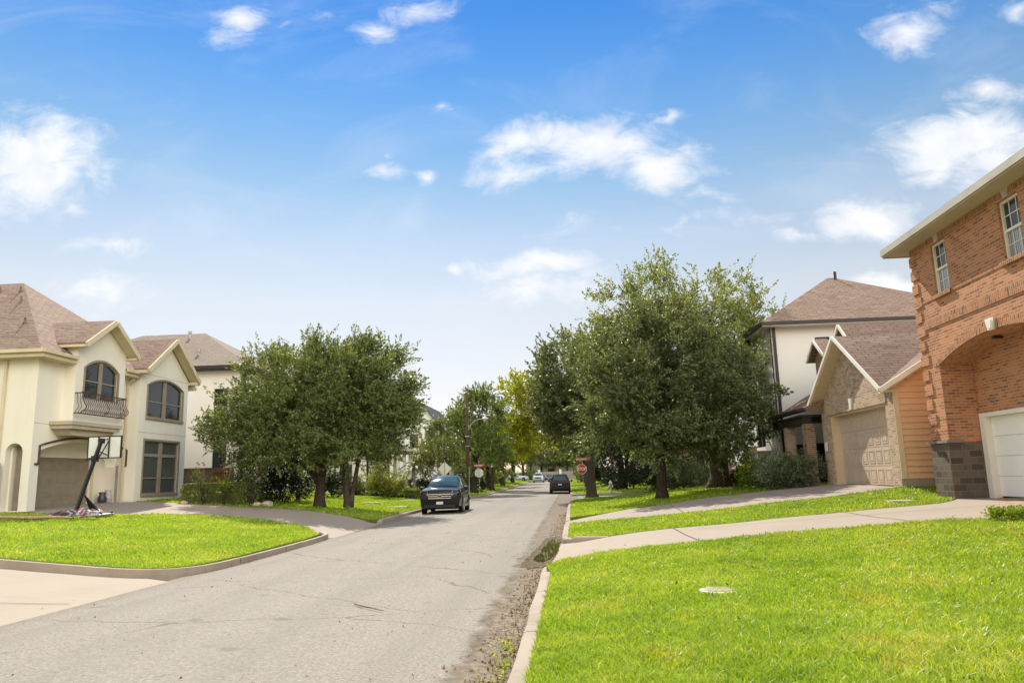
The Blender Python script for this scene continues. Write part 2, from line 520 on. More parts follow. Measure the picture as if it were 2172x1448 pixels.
def make_leaf(name, dark, lite, yellow=None, trans=0.35, gloss=0.35, spec=0.5):
    m, N = material(name)
    r = N.n('ShaderNodeNewGeometry').outputs['Random Per Island']
    big = N.noise(N.pos(), 0.8, 3.0, 0.5)
    k = N.m('ADD', N.m('MULTIPLY', r, 0.7), N.m('MULTIPLY_ADD', big, 0.9, -0.3))
    st = [(0.0, dark), (0.55, tuple((a + b) / 2 for a, b in zip(dark, lite))), (0.93, lite)]
    if yellow:
        st.append((1.0, yellow))
    c = N.ramp(k, st)
    tc = N.mix(1.0, c, (1.75, 1.6, 0.6), 'MULTIPLY')
    b = N.n('ShaderNodeBsdfPrincipled', {'Base Color': c, 'Roughness': gloss, 'Specular IOR Level': spec})
    t = N.n('ShaderNodeBsdfTranslucent', {'Color': tc})
    mx = N.n('ShaderNodeMixShader', {0: trans, 1: b.outputs[0], 2: t.outputs[0]})
    o = N.n('ShaderNodeOutputMaterial')
    N.t.links.new(mx.outputs[0], o.inputs[0])
    return m


def make_grass():
    m, N = material('grass_blade')
    r = N.n('ShaderNodeNewGeometry').outputs['Random Per Island']
    p = N.pos()
    big = N.noise(p, 0.55, 4.0, 0.6)
    small = N.noise(p, 4.0, 3.0, 0.6)
    tuft = N.noise(p, 11.0, 2.0, 0.6)
    k = N.m('ADD', N.m('MULTIPLY', r, 0.5), N.m('ADD', N.m('MULTIPLY_ADD', big, 1.0, -0.30), N.m('ADD', N.m('MULTIPLY_ADD', small, 0.55, -0.13), N.m('MULTIPLY_ADD', tuft, 0.6, -0.3))))
    c = N.ramp(k, [(0.15, (0.11, 0.19, 0.016)), (0.45, (0.215, 0.335, 0.022)), (0.72, (0.33, 0.43, 0.04)), (0.93, (0.44, 0.48, 0.09)), (1.0, (0.55, 0.50, 0.2))])
    dry = N.m('MULTIPLY', N.mapr(N.noise(p, 0.9, 4.0, 0.65, 0.4), 0.56, 0.74), 0.6)
    c = N.mix(dry, c, (0.50, 0.40, 0.09))
    tc = N.mix(1.0, c, (1.5, 1.45, 0.6), 'MULTIPLY')
    b = N.n('ShaderNodeBsdfPrincipled', {'Base Color': c, 'Roughness': 0.42, 'Specular IOR Level': 0.45})
    t = N.n('ShaderNodeBsdfTranslucent', {'Color': tc})
    mx = N.n('ShaderNodeMixShader', {0: 0.42, 1: b.outputs[0], 2: t.outputs[0]})
    o = N.n('ShaderNodeOutputMaterial')
    N.t.links.new(mx.outputs[0], o.inputs[0])
    return m


def make_bark(name, c1, c2):
    m, N = material(name)
    p = N.vm('MULTIPLY', N.pos(), (1, 1, 0.22)).outputs[0]
    n = N.noise(p, 16.0, 5.0, 0.7, 0.4)
    c = N.mix(N.mapr(n, 0.35, 0.65), c1, c2)
    return finish(m, N, c, 0.95, 0.15, n, 0.05, bump_s=0.9)


def make_glass(name, col=(0.015, 0.02, 0.02), curtain=None, rough=0.04, sp=0.35):
    m, N = material(name)
    p = N.pos()
    if curtain:
        f = N.n('ShaderNodeTexWave', {'Vector': N.vm('MULTIPLY', wallco(N), (1, 0.02, 1)).outputs[0], 'Scale': 4.5, 'Distortion': 2.5, 'Detail': 2.0}).outputs['Fac']
        c = N.mix(N.mapr(f, 0.2, 0.9), col, curtain)
    else:
        c = N.mix(N.noise(p, 1.5, 3.0), col, tuple(x * 2.2 for x in col))
    wob = N.noise(p, 0.9, 2.0)
    return finish(m, N, c, rough, sp, wob, 0.02, coat=0.2, bump_s=0.12)


def make_paint(name, col, rough=0.22, metallic=0.0):
    m, N = material(name)
    n = N.noise(N.pos(), 2.0, 4.0, 0.6)
    c = N.mix(N.mapr(n, 0.35, 0.75, 0, 0.3), col, tuple(x * 0.75 + 0.01 for x in col))
    return finish(m, N, c, rough, 0.22, None, metallic=metallic, coat=0.12)


def make_puddle():
    m, N = material('puddle_water')
    p = N.pos()
    n = N.noise(p, 5.0, 4.0, 0.6)
    c = N.mix(N.mapr(n, 0.35, 0.7), (0.03, 0.03, 0.012), (0.045, 0.04, 0.018))
    return finish(m, N, c, 0.03, 0.5)


def make_planks(name, c1, c2, w=0.14):
    m, N = material(name)
    uv = wallco(N)
    b = N.n('ShaderNodeTexBrick', {'Vector': uv, 'Color1': c1, 'Color2': c2, 'Mortar': (0.01, 0.008, 0.006), 'Scale': 1.0, 'Mortar Size': 0.006,
                                  'Brick Width': w, 'Row Height': 8.0}, offset=0.0)
    g = N.noise(N.vm('MULTIPLY', uv, (9, 0.6, 1)).outputs[0], 3.0, 4.0, 0.6)
    c = N.mix(N.mapr(g, 0.35, 0.7, 0, 0.5), b.outputs['Color'], tuple(x * 0.5 for x in c1))
    return finish(m, N, c, 0.85, 0.2, g, 0.003)


def make_cover():
    m, N = material('patterned_cover')
    p = N.pos()
    a = N.noise(p, 2.1, 2.0, 0.5, 1.6)
    c = N.ramp(a, [(0.0, (0.02, 0.022, 0.03)), (0.40, (0.035, 0.035, 0.045)), (0.46, (0.36, 0.03, 0.05)), (0.50, (0.30, 0.30, 0.30)), (0.55, (0.05, 0.055, 0.065)), (0.63, (0.55, 0.53, 0.52)), (0.67, (0.30, 0.04, 0.06)), (0.72, (0.04, 0.04, 0.05))], 'CONSTANT')
    return finish(m, N, c, 0.45, 0.4, N.noise(p, 12.0, 2.0), 0.03)


MT = dict(
    asphalt=make_asphalt(),
    concrete=make_concrete('concrete', (0.355, 0.30, 0.24), amt=0.22),
    concrete_grey=make_concrete('concrete_grey', (0.36, 0.31, 0.26), amt=0.35),
    kerb=make_concrete('kerb_concrete', (0.37, 0.31, 0.25), amt=0.75, stain=(0.20, 0.155, 0.11), joint=2.6),
    aggregate=make_concrete('aggregate', (0.35, 0.29, 0.24), amt=0.3, agg=0.35),
    joint=plain('joint_dark', (0.10, 0.085, 0.07), 0.9),
    soil=plain('lawn_soil', (0.16, 0.22, 0.025), 0.95, 0.1, 0.3, 3.0),
    ground=plain('ground_earth', (0.10, 0.12, 0.04), 0.95, 0.1, 0.3, 0.2),
    grass=make_grass(),
    cream=stucco('cream_stucco', (0.80, 0.75, 0.65), (0.45, 0.37, 0.26), 0.14),
    cream_trim=plain('cream_trim', (0.62, 0.53, 0.36), 0.6, 0.3, 0.06),
    ledge=plain('ledge_stucco', (0.44, 0.38, 0.29), 0.8, 0.25, 0.08),
    taupe=plain('taupe_trim', (0.30, 0.25, 0.19), 0.75, 0.25, 0.1),
    white_stucco=stucco('white_stucco', (0.80, 0.78, 0.74), (0.5, 0.46, 0.4), 0.14),
    pale_stucco=stucco('pale_stucco', (0.82, 0.78, 0.72), (0.45, 0.4, 0.35), 0.14),
    white=plain('white_paint', (0.78, 0.75, 0.68), 0.5, 0.35, 0.04, 1.5),
    door_white=plain('door_white', (0.86, 0.86, 0.84), 0.45, 0.4, 0.03, 1.5),
    door_tan=plain('door_tan', (0.55, 0.45, 0.35), 0.55, 0.35, 0.05, 1.5),
    door_taupe=plain('door_taupe', (0.27, 0.23, 0.17), 0.6, 0.3, 0.08),
    shingle=shingle('brown_shingles', (0.11, 0.074, 0.055), (0.26, 0.18, 0.138), (0.36, 0.265, 0.21)),
    shingle_grey=shingle('grey_shingles', (0.14, 0.112, 0.09), (0.23, 0.185, 0.15), (0.29, 0.235, 0.195)),
    brick_red=brick('red_brick', (0.33, 0.122, 0.06), (0.49, 0.205, 0.092), (0.50, 0.38, 0.27), dark=0.8),
    brick_soldier=brick('soldier_brick', (0.24, 0.085, 0.038), (0.42, 0.17, 0.078), (0.48, 0.36, 0.25), soldier=True),
    brick_tan=brick('tan_brick', (0.32, 0.22, 0.145), (0.47, 0.35, 0.24), (0.55, 0.47, 0.38), dark=0.95),
    brick_brown=brick('brown_brick', (0.12, 0.07, 0.045), (0.26, 0.16, 0.11), (0.33, 0.27, 0.22)),
    dark_stone=brick('dark_stone', (0.085, 0.066, 0.054), (0.14, 0.11, 0.09), (0.19, 0.155, 0.13), bw=0.32, rh=0.17, ms=0.012, dark=0.85),
    siding=plain('peach_siding', (0.72, 0.45, 0.27), 0.65, 0.3, 0.07, 1.2),
    peach_trim=plain('pale_peach_trim', (0.68, 0.53, 0.36), 0.6, 0.3, 0.05),
    dark_metal=plain('dark_metal', (0.022, 0.018, 0.016), 0.45, 0.5, 0.2),
    gutter_dark=plain('dark_gutter', (0.035, 0.026, 0.022), 0.5, 0.4, 0.2),
    iron=plain('rust_iron', (0.075, 0.045, 0.03), 0.6, 0.4, 0.25, 8.0),
    galv=plain('galvanised', (0.42, 0.42, 0.40), 0.45, 0.5, 0.15, 5.0, metallic=0.5),
    sign_back=plain('sign_back_metal', (0.66, 0.65, 0.56), 0.55, 0.4, 0.1, 5.0),
    black=plain('black_plastic', (0.012, 0.012, 0.013), 0.45, 0.4, 0.2),
    rubber=plain('rubber', (0.018, 0.018, 0.019), 0.8, 0.3, 0.2),
    chrome=plain('chrome', (0.6, 0.6, 0.6), 0.18, 0.5, 0.08, 4.0, metallic=1.0),
    alloy=plain('alloy', (0.45, 0.45, 0.46), 0.3, 0.5, 0.1, 4.0, metallic=0.8),
    lamp_glass=plain('headlight_glass', (0.55, 0.55, 0.52), 0.1, 0.7, 0.2, 9.0),
    amber=plain('amber_lens', (0.55, 0.2, 0.06), 0.15, 0.6, 0.1),
    red_lens=plain('red_lens', (0.10, 0.008, 0.008), 0.15, 0.6, 0.1),
    plate_white=plain('plate_white', (0.65, 0.67, 0.62), 0.5, 0.3, 0.1, 30.0),
    badge_blue=plain('badge_blue', (0.02, 0.035, 0.10), 0.2, 0.6, 0.1),
    sign_red=plain('sign_red', (0.50, 0.018, 0.014), 0.4, 0.45, 0.08),
    street_red=plain('street_sign_red', (0.40, 0.030, 0.018), 0.4, 0.45, 0.1),
    sign_white=plain('sign_white', (0.78, 0.77, 0.72), 0.45, 0.35, 0.04),
    glass=make_glass('window_glass'),
    glass_curtain=make_glass('curtained_glass', (0.02, 0.025, 0.022), (0.16, 0.165, 0.155)),
    glass_blind=make_glass('blind_glass', (0.14, 0.145, 0.155), (0.42, 0.42, 0.43)),
    glass_car=make_glass('car_glass', (0.02, 0.045, 0.05), None, 0.07, 0.6),
    acrylic=plain('acrylic_board', (0.72, 0.71, 0.68), 0.2, 0.5, 0.04),
    wood_pole=plain('pole_wood', (0.085, 0.055, 0.038), 0.9, 0.2, 0.3, 7.0, streak=True),
    fence=make_planks('fence_planks', (0.115, 0.085, 0.065), (0.19, 0.14, 0.11)),
    gate=make_planks('gate_planks', (0.13, 0.062, 0.03), (0.19, 0.09, 0.045)),
    gate_dark=make_planks('dark_gate_planks', (0.03, 0.014, 0.012), (0.05, 0.02, 0.016)),
    stick=plain('driftwood', (0.42, 0.30, 0.17), 0.85, 0.2, 0.25, 12.0),
    limestone=plain('limestone', (0.55, 0.46, 0.37), 0.9, 0.2, 0.2, 9.0, bump=0.02),
    step_stone=plain('step_stone', (0.58, 0.50, 0.40), 0.9, 0.2, 0.15, 5.0),
    terracotta=plain('terracotta', (0.24, 0.10, 0.05), 0.8, 0.2, 0.2, 8.0),
    ceramic=plain('pale_ceramic', (0.50, 0.48, 0.48), 0.35, 0.5, 0.15, 8.0),
    dark_ceramic=plain('dark_ceramic', (0.05, 0.05, 0.055), 0.35, 0.5, 0.2, 8.0),
    cover=make_cover(),
    soffit_beige=plain('soffit_beige', (0.50, 0.43, 0.31), 0.7, 0.25, 0.06, 1.5),
    fascia=plain('fascia_paint', (0.45, 0.42, 0.36), 0.55, 0.3, 0.08, 1.5),
    puddle=make_puddle(),
    damp=plain('damp_dirt', (0.115, 0.092, 0.062), 0.95, 0.08, 0.3, 6.0),
    bark=make_bark('dark_bark', (0.028, 0.021, 0.016), (0.085, 0.066, 0.05)),
    bark_grey=make_bark('grey_bark', (0.05, 0.04, 0.032), (0.13, 0.105, 0.085)),
    bark_pale=make_bark('pale_bark', (0.12, 0.085, 0.06), (0.26, 0.2, 0.15)),
    leaf_oak=make_leaf('leaf_oak', (0.05, 0.068, 0.03), (0.240, 0.282, 0.120), (0.32, 0.32, 0.13), 0.33, 0.5, 0.5),
    leaf_left=make_leaf('leaf_left', (0.05, 0.072, 0.026), (0.258, 0.312, 0.106), (0.34, 0.34, 0.11), 0.36, 0.5, 0.5),
    leaf_airy=make_leaf('leaf_airy', (0.08, 0.105, 0.038), (0.300, 0.342, 0.120), (0.38, 0.36, 0.13), 0.42, 0.5, 0.45),
    leaf_bright=make_leaf('leaf_bright', (0.15, 0.2, 0.015), (0.5, 0.5, 0.03), (0.55, 0.45, 0.04), 0.5, 0.4, 0.4),
    leaf_mid=make_leaf('leaf_mid', (0.055, 0.085, 0.026), (0.228, 0.294, 0.084), (0.3, 0.32, 0.09), 0.4, 0.5, 0.4),
    leaf_dark=make_leaf('leaf_dark', (0.014, 0.024, 0.011),(0.038, 0.061, 0.022), None, 0.15, 0.45, 0.35),
    leaf_myrtle=make_leaf('leaf_myrtle', (0.065, 0.098, 0.026), (0.196, 0.210, 0.056), (0.32, 0.14, 0.05), 0.38, 0.4, 0.4),
    leaf_gold=make_leaf('leaf_gold', (0.078, 0.111, 0.016), (0.280, 0.294, 0.049), (0.42, 0.26, 0.03), 0.4, 0.4, 0.4),
    leaf_lime=make_leaf('leaf_lime', (0.06, 0.12, 0.01), (0.264, 0.348, 0.024), (0.35, 0.36, 0.05), 0.45, 0.38, 0.45),
    leaf_sage=make_leaf('leaf_sage', (0.062, 0.097, 0.053),(0.227, 0.284, 0.161), None, 0.2, 0.5, 0.4),
    leaf_red=make_leaf('leaf_red', (0.05, 0.03, 0.012), (0.16, 0.075, 0.03), (0.25, 0.14, 0.05), 0.3, 0.45, 0.4),
    leaf_hedge=make_leaf('leaf_hedge', (0.07, 0.09, 0.025), (0.312, 0.336, 0.096), (0.4, 0.38, 0.14), 0.25, 0.45, 0.4),
    leaf_dry=make_leaf('leaf_dry', (0.10, 0.06, 0.03), (0.33, 0.23, 0.11), (0.55, 0.42, 0.22), 0.1, 0.7, 0.2),
    rose=plain('rose_petal', (0.42, 0.24, 0.15), 0.6, 0.3, 0.3, 20.0),
    net=plain('net_cord', (0.72, 0.70, 0.66), 0.8, 0.2, 0.05),
)
PAINT = dict(
    black=make_paint('car_black', (0.016, 0.017, 0.022), 0.16),
    dark=make_paint('car_dark_grey', (0.016, 0.018, 0.020)),
    white=make_paint('car_white', (0.62, 0.63, 0.64)),
    blue=make_paint('car_blue', (0.05, 0.08, 0.13), 0.25, 0.3),
    navy=make_paint('car_navy', (0.02, 0.03, 0.055), 0.25, 0.3),
    red=make_paint('car_red', (0.22, 0.015, 0.02)),
    silver=make_paint('car_silver', (0.38, 0.38, 0.40), 0.25, 0.5),
)


# ------------------------------------------------------------------ ground
def lerp(y, xs, ys):
    return float(np.interp(y, xs, ys))


def rz(y):
    return lerp(y, [0, 75, 150, 250], [0, 0, .6, 1.0])


def xk(y):                              # right-hand kerb line
    return lerp(y, [0, 14, 20, 28, 46], [-.55, -.52, -.26, -.2, -.08])


def xl(y):                              # left-hand kerb line
    return lerp(y, [10, 22, 30, 36], [-6.95, -7.1, -7.5, -7.8])


def zr(x, y):
    E = lerp(y, [-10, 19, 20.8, 22.4, 42, 48, 52, 62, 66, 75], [.8, .8, .85, 1.1, 1.1, .6, .2, .2, .5, .8])
    t = min(max((x + .4) / 9.6, 0), 1)
    bump = 0.015 * math.sin(x * 1.9 + y * .7) * math.sin(y * 1.3 - x * .4) * min(1, max(0, x))
    return .13 + (E - .13) * t + rz(y) + bump


def zl(x, y):
    E = lerp(y, [-10, 26, 34, 50, 55, 63, 72], [.85, .85, 1.05, 1.05, .3, .3, .8])
    t = min(max((xl(y) - x) / 12., 0), 1) ** lerp(y, [24, 34], [1.0, .8])
    return .13 + (E - .13) * t + rz(y)


def sm(t):
    t = min(max(t, 0), 1)
    return t * t * (3 - 2 * t)


def zdr(x, y):
    return zr(x, y) + .004 - .12 * (1 - sm((x - xk(y)) / 1.5))


def zdl(x, y):
    return zl(x, y) + .004 - .12 * (1 - sm((xl(y) - x) / 1.6))


def zl0(x, y):
    return .012 + .057 * max(0, xl(y) - x)


def inside(poly, X, Y):
    res = np.zeros(X.shape, bool)
    n = len(poly)
    for i in range(n):
        x1, y1 = poly[i]
        x2, y2 = poly[(i + 1) % n]
        if y1 == y2:
            continue
        c = ((y1 > Y) != (y2 > Y)) & (X < (x2 - x1) * (Y - y1) / (y2 - y1) + x1)
        res ^= c
    return res


def sheet(name, poly, zf, mat, sp=0.7, skirt=0.0, kind='structure', smooth=True, nobj=False):
    pts = []
    for i, a in enumerate(poly):
        b = poly[(i + 1) % len(poly)]
        L = math.hypot(b[0] - a[0], b[1] - a[1])
        k = max(1, int(L / max(sp, 0.4)))
        for j in range(k):
            pts.append((a[0] + (b[0] - a[0]) * j / k, a[1] + (b[1] - a[1]) * j / k))
    n = len(pts)
    xs = np.array([p[0] for p in poly])
    ys = np.array([p[1] for p in poly])
    gx, gy = np.meshgrid(np.arange(xs.min() + sp * .37, xs.max(), sp), np.arange(ys.min() + sp * .41, ys.max(), sp))
    k = inside(poly, gx, gy)
    inner = list(zip(gx[k].tolist(), gy[k].tolist()))
    allp = [Vector(p) for p in pts + inner]
    v2, _, f2, *_ = delaunay_2d_cdt(allp, [], [list(range(n))], 1, 1e-5)
    mb = MB()
    mb.v = [(p.x, p.y, zf(p.x, p.y)) for p in v2]
    mb.f = [tuple(f) for f in f2]
    tri = (np.array(mb.v), np.array([f[:3] for f in mb.f]))
    if skirt:
        o = len(mb.v)
        mb.v += [(p[0], p[1], zf(p[0], p[1])) for p in pts] + [(p[0], p[1], zf(p[0], p[1]) - skirt) for p in pts]
        for i in range(n):
            j = (i + 1) % n
            mb.f.append((o + i, o + j, o + n + j, o + n + i))
    if nobj:
        return tri
    ob = mb.build(name, mat, kind=kind)
    if smooth and not skirt:
        ob.data.polygons.foreach_set('use_smooth', [True] * len(ob.data.polygons))
    return tri


# one sheet to the horizon, then road, lawns and drives on it
gm = MB()
gm.add([(-3000, -3000, -.08), (3000, -3000, -.08), (3000, 3000, -.08), (-3000, 3000, -.08)], [(0, 1, 2, 3)])
gm.build('ground', MT['ground'], kind='structure')

road = [(xk(y) + .12, y) for y in (-12, 0, 6, 14, 20, 28, 46)] + [(.05, 50), (.1, 66), (.1, 190), (-8.0, 190), (-7.9, 66)] + [(xl(y) - .12, y) for y in (50, 36, 30, 22, 10, -12)]
sheet('road', road, lambda x, y: rz(y) + .05 * (1 - ((x + 3.9) / 4.0) ** 2), MT['asphalt'], 1.2)
sheet('cross_street', [(-90, 52.2), (90, 52.2), (90, 63.5), (-90, 63.5)], lambda x, y: -.006, MT['asphalt'], 6)
sheet('end_street', [(-90, 188), (90, 188), (90, 197), (-90, 197)], lambda x, y: .75, MT['asphalt'], 8)

D1N = [(-.62, 12.9), (-.42, 13.4), (-.11, 14.2), (.72, 14.75), (1.5, 15.1), (2.45, 15.25), (3.4, 15.3), (4.7, 15.4), (5.55, 15.3), (6.4, 15.1), (7.0, 14.95), (7.5, 14.75), (7.85, 14.2), (8.1, 12.5), (8.25, 6)]
D1F = [(9.8, 20.1), (9.4, 19.5), (8.9, 19.1), (6.26, 19.0), (3.3, 18.9), (.98, 18.5), (.3, 18.55), (-.3, 18.75)]
sheet('brick_house_driveway', D1N + [(10.7, 6), (10.7, 20.05)] + D1F, zdr, MT['concrete'], .6)
D2N = [(-.24, 24.2), (.7, 23.87), (2.6, 22.75), (4.75, 22.4), (6.55, 22.2), (8.6, 22.3), (9.48, 22.55)]
D2F = [(9.48, 28.4), (8.8, 28.75), (7.0, 29.45), (5.53, 29.33), (3.32, 28.68), (1.5, 27.75), (-.2, 27.65)]
sheet('garage_house_driveway', D2N + [(9.75, 22.8), (9.75, 28.2)] + D2F, zdr, MT['aggregate'], .6)
LF = {}


def lawn(name, poly, zf, sp=.7):
    LF[name] = (sheet(name, poly, lambda x, y: zf(x, y) + .004, MT['soil'], sp, .16), zf)


lawn('front_lawn', [(xk(-8) + .16, -8), (10.5, -8), (10.5, -2), (8.2, 5.9)] + [(x - .04, y - .05) for x, y in reversed(D1N[1:-1])] + [(xk(12) + .16, 12.6), (xk(6) + .16, 6)], zr, .6)
lawn('strip_lawn', [(-.1, 18.95), (.3, 18.62)] + [(x, y + .07) for x, y in reversed(D1F[1:-2])] + [(9.75, 20.2), (9.75, 21.05), (11.5, 21.05), (11.5, 22.38), (9.46, 22.38)] +
     [(x, y - .06) for x, y in reversed(D2N[1:-1])] + [(-.05, 24.05)], zr, .6)
lawn('corner_lawn', [(-.02, 27.8)] + [(x, y + .06) for x, y in reversed(D2F[1:-1])] + [(9.48, 28.5), (12, 28.5), (12, 52.4), (4, 52.2), (2.2, 51.7), (1.0, 50.4), (.35, 48.6), (.12, 46.5), (-.02, 36)], zr, .8)
lawn('far_right_lawn', [(.15, 66), (.4, 64.6), (1.2, 63.6), (2.5, 63.1), (4.5, 63), (60, 63), (60, 188), (.15, 188)], zr, 2.5)
L0 = [(xl(10), -10), (xl(10), 12.9), (-7.7, 13.25), (-9.2, 13.5), (-11, 13.85), (-16, 15), (-30, 17.5), (-30, -10)]
sheet('corner_driveway', [(x + .1 if i < 3 else x, y) for i, (x, y) in enumerate(L0)], zl0, MT['concrete'], .8)
L1C = [(-24, 16.6), (-16, 15.1), (-11, 13.95), (-9.2, 13.6), (-7.95, 13.4), (-7.4, 13.6), (-7.08, 14.3), (-7.02, 16), (-7.08, 18.3), (-7.15, 20.8), (-7.3, 22.2), (-7.75, 23.0)]
L1D = [(-8.5, 24.2), (-9.34, 25.4), (-11.4, 27.1), (-13.69, 27.8), (-15.2, 27.4), (-16.4, 26.2), (-17.6, 25.3), (-19.9, 25.6), (-24, 25.6)]
lawn('left_lawn', [(x - .14 if i > 4 else x - .03, y + (.14 if i < 7 else 0)) for i, (x, y) in enumerate(L1C)] + L1D, zl, .6)
L2D = [(-7.75, 29.2), (-8.3, 29.8), (-9.06, 30.4), (-10.93, 32.0), (-12.7, 32.6), (-14.3, 32.4), (-16.1, 32.6), (-17.6, 33.0), (-19.0, 33.0), (-19.45, 32.6)]
sheet('left_house_driveway', [(xl(22) + .1, 22.3), (-7.3, 22.3)] + [(-7.75, 23.05)] + [(x - .02, y + .05) for x, y in L1D[:-2]] + [(-20, 26.4), (-20.95, 26.6), (-20.95, 32.45), (-19.5, 32.5)] +
      [(x, y - .05) for x, y in reversed(L2D[:-1])] + [(xl(29) + .1, 29.15)], zdl, MT['aggregate'], .6)
lawn('tree_lawn', L2D + [(-19.45, 37.3), (-27, 37.3), (-27, 41.9), (-18.75, 41.9), (-18.75, 53.0), (-11, 53.2), (-9.2, 52.4), (-8.2, 50.6), (xl(48) - .16, 48), (xl(36) - .16, 36), (xl(30) - .2, 30.2)], zl, .8)
lawn('far_left_lawn', [(-8.05, 188), (-60, 188), (-60, 62.8), (-11.5, 62.9), (-9.6, 63.4), (-8.5, 64.6), (-8.05, 66.5)], zl, 2.5)
sheet('footpath', [(1.9, 50.7), (11.9, 50.9), (11.9, 51.8), (2.3, 51.5)], lambda x, y: zr(x, y) + .03, MT['concrete_grey'], 1.0)


def kerb(name, path, zf, h=.15, w=.16, flip=1):
    """rounded kerb swept along a path"""
    mb = MB()
    prof = [(0, -.1), (0, h - .05), (.015, h - .015), (.05, h), (w, h), (w, -.1)]
    P = [Vector((p[0], p[1], 0)) for p in path]
    n = len(prof)
    for i, p in enumerate(P):
        d = (P[min(i + 1, len(P) - 1)] - P[max(i - 1, 0)]).normalized()
        q = Vector((d.y, -d.x, 0)) * flip
        k = 1.0
        if i == 0 or i == len(P) - 1:
            k = .35
        for (a, b) in prof:
            c = p + q * a
            mb.v.append((c.x, c.y, zf(p.x, p.y) + (b * k if b > 0 else b)))
    for i in range(len(P) - 1):
        for j in range(n - 1):
            a = i * n + j
            mb.f.append((a, a + 1, a + n + 1, a + n))
    mb.f.append(tuple(range(n)))
    mb.f.append(tuple((len(P) - 1) * n + i for i in range(n)))
    return mb.build(name, MT['kerb'], kind='structure')


def dense(path, sp=.35):
    out = []
    for a, b in zip(path[:-1], path[1:]):
        k = max(1, int(math.hypot(b[0] - a[0], b[1] - a[1]) / sp))
        for j in range(k):
            out.append((a[0] + (b[0] - a[0]) * j / k, a[1] + (b[1] - a[1]) * j / k))
    return out + [path[-1]]


def smooth_path(path, it=2):
    for _ in range(it):
        q = [path[0]]
        for a, b in zip(path[:-1], path[1:]):
            q += [(a[0] * .75 + b[0] * .25, a[1] * .75 + b[1] * .25), (a[0] * .25 + b[0] * .75, a[1] * .25 + b[1] * .75)]
        path = q + [path[-1]]
    return path


def wob(path, amp=.012, seed=1):
    rr = random.Random(seed)
    return [(x + rr.uniform(-amp, amp), y + rr.uniform(-amp, amp)) for x, y in path]


z_road = lambda x, y: rz(y)
kerb('right_kerb', wob(dense([(xk(y), y) for y in (-8, 0, 6, 10, 12.4)] + [(-.44, 13.1)], .8)), z_road)
kerb('right_kerb', dense(smooth_path([(.9, 18.42), (.35, 18.46), (-.12, 18.62), (-.26, 19.1), (-.26, 20.2), (-.24, 22), (-.24, 24.0)]), .5), lambda x, y: 0 if x < .0 else .05, .16)
kerb('right_kerb', dense(smooth_path([(-.2, 27.8), (-.18, 36), (-.1, 46.5), (.2, 48.8), (.9, 50.7), (2.1, 52.0), (4, 52.5), (12, 52.7)]), .8), z_road)
kerb('right_kerb', dense(smooth_path([(9, 62.9), (4.5, 62.9), (2.4, 63.0), (1.0, 63.5), (.2, 64.6), (-.02, 66.2), (-.02, 90), (-.02, 188)]), 3), z_road)
kerb('left_kerb', wob(dense(smooth_path(list(reversed(L1C)), 2), .6), .01, 3), lambda x, y: zl(min(x, -7.1), y) - .135, .15, .15, -1)
kerb('left_kerb', dense(smooth_path([(xl(29.6), 29.6), (xl(36), 36), (xl(48), 48), (-8.05, 50.5), (-9, 52.2), (-11, 53.0), (-20, 53.2)]), .8), z_road, flip=-1)
kerb('left_kerb', dense(smooth_path([(-20, 62.8), (-11.5, 62.8), (-9.4, 63.2), (-8.2, 64.5), (-7.9, 66.5), (-7.9, 188)]), 2), z_road, flip=-1)


def ribbon(name, path, zf, w, mat, lift=.012, kind='structure'):
    mb = MB()
    P = [Vector((p[0], p[1], 0)) for p in dense(path, .3)]
    for i, p in enumerate(P):
        d = (P[min(i + 1, len(P) - 1)] - P[max(i - 1, 0)]).normalized()
        q = Vector((d.y, -d.x, 0)) * (w / 2)
        for c in (p + q, p - q):
            mb.v.append((c.x, c.y, zf(c.x, c.y) + lift))
    for i in range(len(P) - 1):
        mb.f.append((2 * i, 2 * i + 1, 2 * i + 3, 2 * i + 2))
    return mb.build(name, mat, kind=kind)


for pth, zf in (([(2.48, 15.35), (2.44, 18.75)], zdr), ([(6.5, 15.2), (6.55, 18.95)], zdr), ([(6.55, 15.4), (7.4, 14.95)], zdr), ([(2.9, 18.0), (6.5, 17.9)], zdr), ([(6.55, 17.6), (8.9, 17.2), (10.6, 17.2)], zdr),
                ([(3.3, 22.65), (3.6, 28.7)], zdr), ([(6.6, 22.25), (7.0, 29.4)], zdr),
                ([(-7.2, 10.6), (-9.5, 10.2), (-20, 9.6)], zl0), ([(-12, 0), (-12, 14.2)], zl0)):
    ribbon('driveway_joint', pth, zf, .022, MT['joint'])
# standing water by the driveway mouth
pud = smooth_path([(-.78, 15.2), (-.62, 14.8), (-.46, 15.3), (-.35, 16.4), (-.31, 17.6), (-.31, 18.6), (-.38, 19.7), (-.5, 20.1), (-.6, 19.6), (-.62, 18.7), (-.70, 17.6), (-.68, 16.6), (-.78, 15.8), (-.78, 15.2)], 3)[:-1]
damp = wob(dense(smooth_path([(-.98, 14.2), (-.6, 13.9), (-.40, 14.9), (-.30, 16.4), (-.29, 18.6), (-.30, 20.6), (-.5, 21.2), (-.72, 20.4), (-.76, 18.7), (-.86, 17.0), (-.96, 15.6), (-.98, 14.2)], 2)[:-1], .15), .03, 9)
sheet('damp_patch', damp, lambda x, y: .028, MT['damp'], .3)
sheet('puddle', pud, lambda x, y: .036, MT['puddle'], .3)


